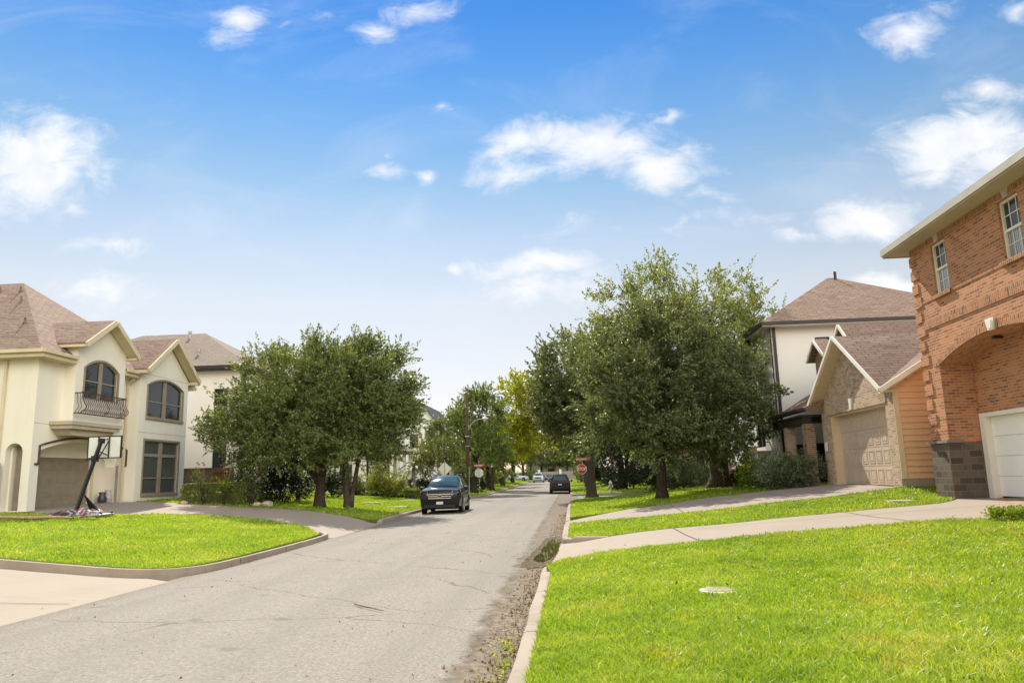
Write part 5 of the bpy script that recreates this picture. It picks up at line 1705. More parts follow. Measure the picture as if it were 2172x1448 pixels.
        m = MB().lathe([(.02, -.10), (.10, -.09), (.115, 0), (.10, .08), (.03, .10)], (sgn * (c['W'] + .12), ym, zb + .08), 'x', 10)
        m.bar((sgn * (c['W'] - .05), ym, zb + .03), (sgn * (c['W'] + .08), ym, zb + .06), .06)
        m.build('mirror', MT['black'], r)
        for (ya, yb) in c['sides'][:2]:
            w, zz0, zb, zt, wr = at(yb)
            MB().bar((sgn * (w + .012), yb - .22, zb - .12), (sgn * (w + .012), yb - .04, zb - .115), .03).build('door_handle', MT['chrome'], r)
            MB().box(sgn * (w - .02), sgn * (w + .004), yb + .035, yb + .05, .34, zb - .02).build('door_seam', MT['black'], r)
        MB().box(sgn * (c['W'] - .04), sgn * (c['W'] + .012), c['wb'][0] + .5, c['wb'][1] - .5, .27, .40).build('sill_trim', MT['galv' if kind == 'suv' else 'black'], r)
        if c['rack']:
            z = 1.80
            MB().tube([(sgn * .60, -.2, z - .09), (sgn * .60, -.05, z), (sgn * .60, 1.75, z + .01), (sgn * .58, 1.95, z - .09)], .025, 6).build('roof_rail', MT['chrome'], r)
    r.location = loc
    r.rotation_euler = (0, 0, R(rot))
    if kind == 'suv':
        r.scale = (1, 1, 1.04)
    return r


suv = make_car('black SUV with sun glint on its windscreen parked at the left kerb', 'suv', 'black', (-6.32, 38.45, .01), 2, badge=True)
suv2 = make_car('dark SUV seen from behind parked at the right kerb beyond the stop sign', 'suv', 'dark', (-.95, 74.4, .01), 180, chrome=False)
make_car('white SUV facing this way at the far left kerb', 'suv', 'white', (-6.0, 146, rz(146) + .02), 0)
make_car('small blue car in the roadway behind the white SUV', 'sedan', 'blue', (-4.6, 168, rz(168) + .02), 0)
make_car('white car side on in a far driveway left of the road', 'sedan', 'white', (-10.5, 150, zl(-10.5, 150)), 90)
make_car('navy car side on at the far left beyond the white car', 'sedan', 'navy', (-15.4, 150, zl(-15.4, 150)), 90)
make_car('red car with lit rear lens right of the street behind the tree trunk', 'sedan', 'red', (4.3, 128, zr(4.3, 128)), 180)
make_car('dark navy car between the red car and the pale car', 'sedan', 'navy', (6.3, 131, zr(6.3, 131)), 180)
make_car('pale car beside the dark cedar trunk right of the navy car', 'sedan', 'white', (8.3, 128, zr(8.3, 128)), 180)

# ------------------------------------------------------------------ lettering


def text(name, body, size, mat, parent, xf, extrude=.003, align='CENTER', bold=0.0, sx=1.0):
    """words as a mesh; xf(x, y, z) maps text space into the world"""
    cu = bpy.data.curves.new(name, 'FONT')
    cu.body = body
    cu.size = size
    cu.extrude = extrude
    cu.offset = bold
    cu.align_x = align
    cu.align_y = 'CENTER'
    cu.resolution_u = 3
    o = bpy.data.objects.new(name, cu)
    COL.objects.link(o)
    dg_ = bpy.context.evaluated_depsgraph_get()
    me = bpy.data.meshes.new_from_object(o.evaluated_get(dg_))
    bpy.data.objects.remove(o)
    bpy.data.curves.remove(cu)
    org = ORG[parent.as_pointer()]
    for v in me.vertices:
        p = xf(v.co.x * sx, v.co.y, v.co.z)
        v.co = (p[0] - org.x, p[1] - org.y, p[2] - org.z)
    me.materials.clear()
    me.materials.append(mat)
    t = bpy.data.objects.new(name, me)
    COL.objects.link(t)
    t.parent = parent
    ORG[t.as_pointer()] = org
    return t


def octagon(r):
    return [(r * math.cos(R(22.5 + 45 * i)), r * math.sin(R(22.5 + 45 * i))) for i in range(8)]


def sign_post(r, x, y, z0, z1):
    return MB().bar((x, y, z0 - .2), (x, y, z1), .05, .03).build('post', MT['galv'], r)


def street_blade(r, x, y, z, w, h, toward=1):
    p = MB().box(x - w / 2, x + w / 2, y - .006, y + .006, z - h / 2, z + h / 2).build('street_blade', MT['street_red'], r)
    for s in (-1, 1):
        text('lettering', 'BALDWIN', h * .66, MT['sign_white'], p, lambda a, b, c, s=s: (x - .07 * s + s * a, y - s * (.010 + c * .5), z + b), .002, bold=.004, sx=1.0)
        text('lettering', 'ST', h * .34, MT['sign_white'], p, lambda a, b, c, s=s: (x + s * (w * .41 + a), y - s * (.010 + c * .5), z + .03 + b), .002, bold=.002)
    return p


x, y = .80, 49.0
t = thing('stop_sign', 'red stop sign under a red street name blade partly behind a trunk', 'stop sign', (x, y, zr(x, y)))
sign_post(t, x + .05, y + .05, zr(x, y), 2.8)
pl = MB().plate(lambda u, v, w: (x + u, y - w, 2.07 + v), octagon(.335), [], .0, -.012).build('octagon_face', MT['sign_white'], t)
MB().plate(lambda u, v, w: (x + u, y - w, 2.07 + v), octagon(.305), [], .003, -.001).build('red_face', MT['sign_red'], pl)
text('lettering', 'STOP', .285, MT['sign_white'], pl, lambda a, b, c: (x + a, y - .005 - c, 2.07 + b), .002, bold=.007, sx=.86)
street_blade(t, x + .08, y, 2.70, .92, .23)
x2, y2 = -8.05, 67.0
t = thing('stop_sign', 'bare metal back of a stop sign with red street blade, far corner', 'stop sign', (x2, y2, zl(x2, y2)))
sign_post(t, x2, y2 - .03, zl(x2, y2), 3.2)
MB().plate(lambda u, v, w: (x2 + u, y2 - w, 2.12 + v), octagon(.41), [], -.003, -.02).build('octagon_back', MT['sign_back'], t)
street_blade(t, x2 + .03, y2 - .06, 2.78, .92, .24)
x3, y3 = -8.15, 49.0
t = thing('warning_sign', 'diamond shaped warning sign seen from its bare metal back', 'sign', (x3, y3, zl(x3, y3)))
sign_post(t, x3, y3 - .03, zl(x3, y3), 2.9)
MB().plate(lambda u, v, w: (x3 + u, y3 - w, 2.32 + v), [(0, -.46), (.46, 0), (0, .46), (-.46, 0)], [], -.003, -.02).build('diamond_back', MT['sign_back'], t)

# ------------------------------------------------------------------ utility pole
px_, py_ = -8.2, 60.6
t = thing('utility_pole', 'brown wooden utility pole with a small street lamp arm', 'utility pole', (px_, py_, .1))
MB().tube([(px_, py_, -.2), (px_ + .02, py_, 4.2), (px_, py_, 8.6)], [.14, .125, .10], 12).build('shaft', MT['wood_pole'], t, smooth=True)
MB().tube([(px_ - .1, py_, 8.2), (px_ - .1, py_, 9.15)], .03, 6).box(px_ - .13, px_ + .02, py_ - .03, py_ + .03, 8.3, 8.38).build('top_pin', MT['dark_metal'], t)
am_ = MB().tube([(px_ + .12, py_, 5.75), (px_ + .45, py_, 6.15), (px_ + .9, py_, 6.38), (px_ + 1.35, py_, 6.42)], .035, 7).bar((px_ + .12, py_, 5.55), (px_ + .12, py_, 6.0), .08).build('lamp_arm', MT['galv'], t)
hd = MB().lathe([(.03, -.32), (.10, -.22), (.13, .05), (.09, .22), (.03, .28)], (px_ + 1.5, py_, 6.42), 'x', 10).build('lamp_head', MT['galv'], am_, smooth=True)
MB().lathe([(.02, -.22), (.09, -.12), (.10, -.02)], (px_ + 1.45, py_, 6.38), 'z', 10).build('lamp_glass', MT['lamp_glass'], hd)
MB().box(px_ - .16, px_ + .18, py_ - .2, py_ - .15, 4.98, 5.06).box(px_ - .16, px_ + .18, py_ - .2, py_ - .15, 4.2, 4.26).build('bracket', MT['galv'], t)
MB().tube([(px_ + .13, py_ - .12, .3), (px_ + .13, py_ - .12, 2.6)], .03, 6).build('conduit', MT['galv'], t)


def wire(a, b, sag, label, r=.008):
    a, b = Vector(a), Vector(b)
    pts = []
    for i in range(15):
        k = i / 14
        p = a + (b - a) * k
        p.z -= sag * 4 * k * (1 - k)
        pts.append(tuple(p))
    o = MB().tube(pts, r, 5).build('power_line', MT['dark_metal'])
    tag(o, label, 'wire', 'wires on the utility pole')


wire((px_, py_ - .18, 5.03), (-24, 66, 5.2), .55, 'upper wire running left from the utility pole', .012)
wire((px_, py_ - .18, 4.23), (-24, 66, 3.9), .45, 'lower wire running left from the utility pole')
wire((px_, py_ - .18, 5.03), (9.5, 64, 5.4), .5, 'upper wire running right from the utility pole')
wire((px_, py_ - .18, 4.23), (9.5, 64, 4.4), .4, 'lower wire running right from the utility pole')

# ------------------------------------------------------------------ basketball hoop
bx, by = -16.75, 24.75
bz = zl(bx, by)
t = thing('basketball_hoop', 'portable basketball hoop with clear backboard on a weighted base', 'basketball hoop', (bx, by, bz))
rng = np.random.default_rng(5)
cv = MB()
nu, nv = 22, 16
for i in range(nu + 1):
    for j in range(nv + 1):
        u, v = i / nu * 2 - 1, j / nv * 2 - 1
        e = max(0, 1 - abs(u) ** 4) * max(0, 1 - abs(v) ** 4)
        hgt = .22 * e ** .5 * (.75 + .25 * math.sin(u * 7 + v * 2) * math.cos(v * 5)) + .05 * (u + 1) * e
        cv.v.append((bx - .05 + u * .72 + v * .1, by + .05 + v * .5 + u * .16, bz + .02 + hgt))
for i in range(nu):
    for j in range(nv):
        a = i * (nv + 1) + j
        cv.f.append((a, a + 1, a + nv + 2, a + nv + 1))
cv.build('weight_cover', MT['cover'], t, smooth=True)
MB().box(bx - .2, bx + .98, by - .28, by + .56, bz + .005, bz + .09).build('base', MT['alloy'], t, bevel=.03)
top = Vector((bx + .2, by + .72, bz + 2.62))
p0 = Vector((bx - .08, by - .02, bz + .1))
MB().bar(p0, top, .10, .10).build('pole', MT['black'], t)
m1 = p0.lerp(top, .27)
MB().add([m1 + Vector((.04, .0, 0)), Vector((bx + .62, by + .3, bz + .1)), Vector((bx + .18, by + .42, bz + .12)), m1 + Vector((.04, .03, 0)), Vector((bx + .66, by + .34, bz + .1)), Vector((bx + .2, by + .46, bz + .12))],
         [(0, 1, 2), (5, 4, 3), (0, 3, 4, 1), (1, 4, 5, 2), (2, 5, 3, 0)]).build('brace_guard', MT['black'], t)
for s in (-.3, .3):
    MB().lathe([(.07, -.03), (.07, .03)], (bx + .92, by + .15 + s, bz + .07), 'x', 12).build('wheel', MT['rubber'], t)
m2 = p0.lerp(top, .74)
MB().box(m2.x - .09, m2.x + .09, m2.y - .09, m2.y + .09, m2.z - .1, m2.z + .1).bar(m2 + Vector((-.09, -.02, 0)), m2 + Vector((-.3, -.06, -.06)), .035).build('lift_crank', MT['black'], t)
Yb = by + 1.27
zc = bz + 2.40
xc = bx - .02
hw, hh = .62, .385
bo = MB().box(xc - hw, xc + hw, Yb - .012, Yb + .012, zc - hh, zc + hh).build('backboard', MT['acrylic'], t)
fb_ = FPY(Yb)
MB().plate(lambda u, v, w: (u, Yb + w, v), rect(xc - hw - .02, xc + hw + .02, zc - hh - .02, zc + hh + .02), [rect(xc - hw + .015, xc + hw - .015, zc - hh + .015, zc + hh - .015)], .03, -.03).build('frame', MT['black'], bo)
fr_ = MB()
for u in (-.21, .19):
    fr_.bar((xc + u, Yb - .05, zc - hh), (xc + u, Yb - .05, zc + hh), .035)
fr_.build('frame', MT['black'], bo)
MB().plate(lambda u, v, w: (u, Yb + w, v), rect(xc - .29, xc + .29, zc - .26, zc + .16), [rect(xc - .245, xc + .245, zc - .215, zc + .115)], .016, -.016).build('target_square', MT['sign_white'], bo)
ar = MB()
for u in (-.12, .12):
    ar.bar((top.x + u * .6, top.y, top.z - .02), (xc + u, Yb - .05, zc + .3), .035).bar((top.x + u * .6, top.y - .16, top.z - .42), (xc + u, Yb - .05, zc - .28), .035)
    ar.bar((top.x + u * .6, top.y - .3, top.z - .75), (xc + u * 1.5, Yb - .06, zc + .22), .03)
ar.box(top.x - .1, top.x + .1, top.y - .05, top.y + .05, top.z - .12, top.z + .06)
ar.build('lift_arm', MT['black'], t)
rc_ = (xc, Yb + .40, zc - .30)
ring_ = [(rc_[0] + .228 * math.cos(a * .2618), rc_[1] + .228 * math.sin(a * .2618), rc_[2]) for a in range(25)]
rim = MB().tube(ring_, .012, 6).bar((xc, Yb, rc_[2]), (xc, Yb + .19, rc_[2]), .12, .04).build('rim', MT['black'], t)
nt = MB()
for k in range(12):
    for sgn in (-1, 1):
        pts = []
        for i in range(6):
            q = i / 5
            a = k * .5236 + sgn * q * 1.05
            r_ = .228 * (1 - .42 * q ** .7)
            pts.append((rc_[0] + r_ * math.cos(a), rc_[1] + r_ * math.sin(a), rc_[2] - .42 * q))
        nt.tube(pts, .009, 4)
nt.build('net', MT['net'], rim)

# ------------------------------------------------------------------ small things
o = MB()
pts = [(-17.9, 21.3), (-17.3, 22.0), (-16.8, 22.6), (-16.4, 22.75), (-15.9, 23.3)]
o.tube([(a, b, zl(a, b) + .085 + .03 * (i % 2)) for i, (a, b) in enumerate(pts)], [.045, .05, .055, .05, .03], 7)
tag(o.build('branch', MT['stick'], smooth=True), 'bare pale fallen branch lying on the lawn at the left edge', 'branch')
for i, (yy, m_, h_, l_) in enumerate(((31.95, 'dark_ceramic', .62, 'dark urn nearest the tan jamb inside the garage arch'), (32.4, 'ceramic', .72, 'pale urn in the middle inside the garage arch'), (32.85, 'ceramic', .66, 'grey urn with dark foot at the right inside the garage arch'))):
    q = thing('garden_urn', l_, 'urn', (-20.55, yy, .85), 'urns inside the garage arch')
    MB().lathe([(.10, .86), (.13, .9), (.08, .95), (.17, 1.05), (.2, .85 + h_ * .55), (.12, .85 + h_ * .8), (.15, .85 + h_)], (-20.55, yy, 0), 'z', 14).build('body', MT[m_], q, smooth=True)
    MB().lathe([(.13, .851), (.14, .93), (.09, .96)], (-20.55, yy, 0), 'z', 12).build('foot', MT['terracotta' if i == 0 else 'dark_ceramic'], q)
cx_, cy_ = 1.69, 9.2
q = thing('utility_cover', 'round grey utility cover sunk in the front lawn', 'cover', (cx_, cy_, zr(cx_, cy_)))
MB().lathe([(.19, zr(cx_, cy_) - .02), (.19, zr(cx_, cy_) + .03), (.17, zr(cx_, cy_) + .04)], (cx_, cy_, 0), 'z', 20).build('lid', MT['concrete_grey'], q)
MB().lathe([(.23, zr(cx_, cy_) - .02), (.23, zr(cx_, cy_) + .024), (.195, zr(cx_, cy_) + .028)], (cx_, cy_, 0), 'z', 20).build('rim', MT['white'], q)
MB().lathe([(.5, zr(cx_, cy_) - .02), (.48, zr(cx_, cy_) + .022)], (cx_ + .12, cy_ + .3, 0), 'z', 14)
cx_, cy_ = 8.35, 19.95
o = MB().box(cx_ - .3, cx_ + .3, cy_ - .22, cy_ + .22, zr(cx_, cy_) - .05, zr(cx_, cy_) + .06).build('access_lid', MT['limestone'])
tag(o, 'small pale access lid in the grass strip by the stone pier', 'lid')
for (a, b, w_, d_, l_) in ((-11.0, 40.6, 1.3, .6, 'pale stepping slab in the lawn right beside the twin trunked tree'), (-8.95, 38.6, 1.15, .55, 'pale stepping slab in the lawn nearest the black SUV'), (-10.2, 46.5, 1.1, .5, 'pale stepping slab farthest back on the left lawn')):
    z = zl(a, b)
    tag(MB().box(a - w_ / 2, a + w_ / 2, b - d_ / 2, b + d_ / 2, z - .05, z + .065).build('stepping_slab', MT['step_stone'], bevel=.015), l_, 'slab', 'stepping slabs in the left lawn')
for k, (a, b, s, l_) in enumerate(((-14.25, 33.4, .17, 'pale rounded rock right of the clipped hedge'), (-13.75, 33.5, .22, 'larger pale rock at the foot of the dark shrub'), (-17.2, 32.6, .13, 'small white rock at the left foot of the hedge'))):
    bm = bmesh.new()
    bmesh.ops.create_icosphere(bm, subdivisions=3, radius=s)
    rr = random.Random(k)
    ph = [rr.uniform(0, 6) for _ in range(4)]
    for v in bm.verts:
        f_ = 1 + .18 * math.sin(v.co.x * 14 + ph[0]) + .15 * math.sin(v.co.y * 17 + ph[1]) * math.cos(v.co.z * 15 + ph[2])
        v.co = Vector((v.co.x * 1.5, v.co.y, v.co.z * .7)) * f_
    me = bpy.data.meshes.new('garden_rock')
    bm.to_mesh(me)
    bm.free()
    me.materials.append(MT['limestone'])
    o = bpy.data.objects.new('garden_rock', me)
    COL.objects.link(o)
    o.location = (a, b, zl(a, b) + s * .35)
    tag(o, l_, 'rock', 'rocks by the hedge')
hx, hy = 3.4, 64.0
hz = zr(hx, hy)
q = thing('fire_hydrant', 'small grey white hydrant on the grass across the side street', 'hydrant', (hx, hy, hz))
MB().lathe([(.18, hz), (.18, hz + .06), (.11, hz + .07), (.11, hz + .62), (.15, hz + .64), (.14, hz + .72)], (hx, hy, 0), 'z', 14).build('barrel', MT['galv'], q, smooth=True)
MB().lathe([(.15, hz + .72), (.13, hz + .82), (.05, hz + .90), (.04, hz + .96)], (hx, hy, 0), 'z', 14).build('bonnet', MT['sign_white'], q, smooth=True)
for s in (-1, 1):
    MB().lathe([(.07, s * .1), (.07, s * .2)], (hx, hy, hz + .52), 'x', 10).build('outlet', MT['sign_white'], q)
t = thing('utility_box', 'dark green meter post against the pale stucco house by the fence', 'meter post', (-18.6, 43.1, .9))
MB().box(-18.72, -18.55, 43.0, 43.2, .8, 1.6).build('post', MT['dark_metal'], t)
MB().box(-18.8, -18.5, 42.95, 43.25, 1.6, 2.15).build('meter_box', plain('meter_green', (0.03, 0.045, 0.04), 0.5), t)


# ------------------------------------------------------------------ trees
def zt(x, y):
    return zl(x, y) if x < -7 else zr(x, y)


X, Y_ = -11.65, 34.6
tree('street_tree', 'broad round tree with one dark forking trunk left of the black SUV', 'tree', (X, Y_, zt(X, Y_)),
     [(-12.8, 34.6, 5.4, 2.9, 3.4, 2.7), (-15.7, 34.0, 3.95, 1.3, 1.6, .75), (-14.4, 34.4, 4.3, 1.9, 2.2, 1.5), (-12.6, 33.4, 3.3, 2.4, 2.4, .9), (-11.6, 34.3, 5.9, 2.4, 2.6, 2.3), (-13.0, 34.8, 3.9, 2.6, 2.6, 1.2)],
     [([(0, 0, 0), (.03, 0, .9), (.02, 0, 1.75)], .24, .2), ([(.0, 0, 1.6), (-.35, .1, 2.6), (-.55, .1, 4.0)], .17, .1), ([(.04, 0, 1.6), (.55, -.1, 2.5), (.95, 0, 3.7)], .15, .09), ([(-.05, 0, 1.25), (-.9, .1, 2.0), (-2.2, .2, 2.7), (-3.4, .2, 3.3)], .12, .05)],
     [(-.5, .1, 3.2, .11), (.7, 0, 3.0, .1), (-1.8, .15, 2.5, .09), (-3.0, .2, 3.1, .06)], MT['leaf_left'], MT['bark'], 11, n_cl=285, tw=17, lv=29, leaf=.118, twig=.85, spread=.24, n_limb=22)
X, Y_ = -10.6, 35.7
tree('street_tree', 'twin trunked round tree standing just left of the black SUV', 'tree', (X, Y_, zt(X, Y_)),
     [(-10.1, 35.8, 5.5, 2.4, 3.0, 2.75), (-8.9, 35.7, 5.0, 1.4, 2.2, 1.6), (-10.1, 35.6, 3.6, 2.0, 2.4, 1.1), (-9.9, 34.4, 3.3, 1.9, 2.2, .9), (-10.2, 36, 6.6, 2.4, 2.4, 1.7)],
     [([(0, 0, 0), (-.12, 0, .8), (-.2, 0, 2.6), (-.1, .1, 3.8)], .19, .09), ([(.08, 0, .2), (.3, 0, 1.3), (.5, 0, 2.6), (.7, 0, 3.8)], .12, .07)],
     [(-.15, .05, 3.0, .11), (.55, 0, 3.0, .09)], MT['leaf_left'], MT['bark_grey'], 12, n_cl=230, tw=17, lv=29, leaf=.118, twig=.85, spread=.24, n_limb=20)
X, Y_ = 3.95, 33.2
tree('street_tree', 'large dark glossy oak with a straight dark trunk at the drive edge', 'tree', (X, Y_, zt(X, Y_)),
     [(4.3, 33.2, 5.7, 3.3, 3.3, 3.0), (7.1, 33.4, 5.0, 1.8, 2.4, 2.5), (1.9, 33.3, 5.3, 1.8, 2.4, 2.4), (4.2, 33.2, 7.0, 2.4, 2.6, 2.0), (5.2, 33.4, 3.4, 2.8, 2.6, 1.1), (4.6, 32.0, 3.1, 3.0, 2.2, .9), (2.6, 32.4, 3.6, 1.8, 2.0, 1.1)],
     [([(0, 0, 0), (.03, 0, 1.0), (0, 0, 2.1)], .24, .2), ([(0, 0, 1.9), (-.7, 0, 2.9), (-1.3, .1, 4.2)], .13, .07), ([(.02, 0, 1.9), (.3, .1, 3.2), (.4, .1, 4.8)], .15, .08), ([(.03, 0, 1.9), (1.2, 0, 2.7), (2.4, 0, 3.6)], .13, .06)],
     [(-.9, 0, 3.2, .1), (.35, .1, 3.6, .11), (1.7, 0, 3.1, .09)], MT['leaf_oak'], MT['bark'], 21, n_cl=235, tw=17, lv=30, leaf=.118, aspect=.6, twig=.85, spread=.24, n_limb=24)
X, Y_ = 1.42, 50.4
tree('street_tree', 'dark oak with a thick flared trunk right behind the stop sign', 'tree', (X, Y_, zt(X, Y_)),
     [(.9, 50.4, 7.8, 3.0, 3.6, 3.5), (-.8, 50, 6.4, 1.6, 2.6, 2.2), (1.8, 50.4, 5.6, 3.0, 3.0, 1.8), (3.4, 50.6, 8.0, 2.4, 2.8, 3.0)],
     [([(0, 0, 0), (-.05, 0, .6), (-.05, 0, 2.0), (-.15, 0, 3.4)], .40, .26), ([(-.12, 0, 3.2), (-.9, 0, 4.6), (-1.5, 0, 6.2)], .17, .08), ([(-.1, 0, 3.2), (.2, 0, 5), (.3, 0, 7)], .2, .09), ([(-.1, 0, 3), (1.1, 0, 4.5), (2.0, 0, 6.2)], .16, .08)],
     [(-.8, 0, 4.8, .14), (.2, 0, 5.2, .15), (1.2, 0, 5, .13)], MT['leaf_oak'], MT['bark_grey'], 22, n_cl=300, tw=11, lv=22, leaf=.18, aspect=.58, twig=.95, n_limb=20, flare=1.5)
X, Y_ = 7.3, 37.6
tree('street_tree', 'tallest airy tree with a very thick trunk rising above the dark oak', 'tree', (X, Y_, zt(X, Y_)),
     [(4.2, 37.6, 10.0, 2.6, 2.8, 2.0), (7.2, 38, 10.1, 2.6, 2.6, 1.8), (9.3, 37.6, 8.7, 1.6, 2.2, 1.7), (6.2, 37.6, 8.0, 3.6, 3.0, 1.9), (2.6, 37.6, 8.4, 1.8, 2.2, 1.6), (9.2, 37.4, 6.4, 1.4, 1.8, 1.9), (5.6, 37.4, 5.6, 3.6, 2.8, 1.8)],
     [([(0, 0, 0), (0, 0, 1.0), (-.05, 0, 2.4)], .50, .42), ([(-.1, 0, 2.2), (-1.2, 0, 3.6), (-2.3, 0, 5.8), (-2.9, 0, 8.2)], .26, .09), ([(0, 0, 2.2), (.2, 0, 4.2), (.1, 0, 6.6), (.0, .1, 8.8)], .27, .09), ([(.1, 0, 2.2), (1.1, 0, 4.0), (1.8, 0, 6.4), (2.0, 0, 7.8)], .22, .08), ([(-.2, 0, 2.0), (-1.6, 0, 2.6), (-3.2, 0, 3.4)], .2, .1)],
     [(-2.0, 0, 5.4, .15), (-2.8, 0, 7.4, .11), (.1, 0, 6.0, .15), (.05, 0, 8.0, .11), (1.7, 0, 6.0, .13), (-2.4, 0, 3.1, .12)], MT['leaf_airy'], MT['bark_grey'], 23, n_cl=200, tw=15, lv=28, leaf=.125, aspect=.5, twig=.9, n_limb=40, inner=.12, spread=.28)
X, Y_ = -8.7, 84.0
tree('street_tree', 'bright yellow green tree lit from behind leaning over the road', 'tree', (X, Y_, zt(X, Y_)),
     [(-5.5, 84, 9.0, 2.5, 2.6, 4.4), (-3.3, 84, 9.6, 2.4, 2.6, 4.0), (-6.6, 83.6, 5.6, 2.0, 2.2, 2.4), (-3.6, 84, 6.2, 2.0, 2.2, 2.2)],
     [([(0, 0, 0), (.1, 0, 1.8), (.6, 0, 3.6)], .26, .2), ([(.6, 0, 3.4), (2.2, 0, 5.5), (3.2, 0, 8)], .14, .06), ([(.6, 0, 3.4), (2.8, 0, 5.2), (5.0, 0, 8)], .14, .06)],
     [(1.8, 0, 5.0, .12), (2.8, 0, 7, .1), (3.8, 0, 6.4, .1)], MT['leaf_bright'], MT['bark'], 24, n_cl=210, tw=9, lv=20, leaf=.22, aspect=.6, twig=1.0, n_limb=16, group=None)
X, Y_ = -9.3, 73.0
tree('street_tree', 'tall ragged green tree directly behind the utility pole', 'tree', (X, Y_, zt(X, Y_)),
     [(-8.7, 73, 7.0, 2.6, 3.0, 2.9), (-7.4, 73, 8.6, .9, 1.6, 1.0), (-10.7, 73, 7.6, 1.3, 2.0, 1.1), (-8.4, 72.6, 4.2, 3.0, 3.0, 1.9), (-6.9, 72.8, 4.4, 1.3, 2.2, 2.0), (-8.4, 73, 9.2, 1.6, 1.8, 1.1)],
     [([(0, 0, 0), (.05, 0, 1.8), (.2, 0, 3.6)], .3, .2), ([(.2, 0, 3.4), (.5, 0, 5.6), (.7, 0, 8)], .16, .06), ([(.2, 0, 3.2), (-.8, 0, 5.2), (-1.4, 0, 7)], .13, .05), ([(.2, 0, 3.2), (1.6, 0, 5), (2.8, 0, 7.6)], .13, .05)],
     [(.5, 0, 5.6, .12), (-.8, 0, 5.2, .1), (1.8, 0, 5.3, .1)], MT['leaf_mid'], MT['bark'], 25, n_cl=150, tw=9, lv=20, leaf=.19, aspect=.6, twig=1.0, n_limb=18, inner=.3)
X, Y_ = -11.4, 62.0
tree('crape_myrtle', 'small reddish green crape myrtle behind the diamond sign', 'tree', (X, Y_ + 2.2, .3),
     [(-11.6, 64.2, 3.5, 1.7, 1.7, 1.3), (-10.2, 64.2, 3.2, 1.2, 1.4, 1.1), (-12.6, 64.2, 3.0, 1.0, 1.3, .9), (-10.9, 64, 4.6, .9, 1, .6)],
     [([(-.1, 0, 0), (-.35, 0, 1.2), (-.7, 0, 2.6)], .05, .03), ([(.05, 0, 0), (.15, 0, 1.2), (.1, 0, 2.8)], .06, .03), ([(.2, 0, 0), (.6, 0, 1.3), (1.1, 0, 2.5)], .05, .03)],
     [(-.6, 0, 2.2, .05), (.1, 0, 2.2, .05), (.9, 0, 2.1, .05)], MT['leaf_myrtle'], MT['bark_pale'], 26, n_cl=80, tw=8, lv=18, leaf=.15, twig=.6, n_limb=14, flare=1.1)
X, Y_ = 4.6, 69.0
tree('cedar_tree', 'dense very dark cedar reaching the ground behind the hydrant', 'tree', (X, Y_, zt(X, Y_)),
     [(4.6, 69, 3.6, 1.7, 1.7, 3.3), (4.6, 69, 1.5, 1.5, 1.5, 1.2), (4.3, 69, 6.4, 1.5, 1.5, 2.0)],
     [([(0, 0, 0), (.1, 0, 2), (0, 0, 5)], .35, .12), ([(.3, 0, 0), (.6, 0, 2), (.7, 0, 4)], .2, .1)], [(0, 0, 2.5, .12), (.5, 0, 2.5, .1)], MT['leaf_dark'], MT['bark'], 27, n_cl=150, tw=9, lv=20, leaf=.14, twig=.6, n_limb=12, inner=.3)

# trees further along the street, each with its own place and size
pro = []
for k, (m_, sd_) in enumerate((('leaf_mid', 41), ('leaf_oak', 42), ('leaf_airy', 43))):
    lob = [(0, 0, 5.6, 3.2, 3.2, 2.6), (1.8, .4, 4.8, 2.0, 2.2, 1.8), (-1.9, -.3, 4.9, 2.0, 2.2, 1.9), (.3, 0, 7.2, 2.0, 2.0, 1.5)]
    pro.append(tree('far_tree', '', 'tree', (0, 0, 0), lob, [([(0, 0, 0), (.05, 0, 1.4), (.1, 0, 2.8)], .24, .19), ([(.1, 0, 2.6), (-.8, 0, 4), (-1.4, 0, 5.4)], .12, .05), ([(.1, 0, 2.6), (.8, .1, 4), (1.4, 0, 5.4)], .12, .05)],
                    [(-.7, 0, 3.9, .1), (.7, 0, 3.9, .1), (.1, 0, 3.4, .12)], MT[m_], MT['bark'], sd_, n_cl=105, tw=8, lv=18, leaf=.24, aspect=.6, twig=1.0, n_limb=12))
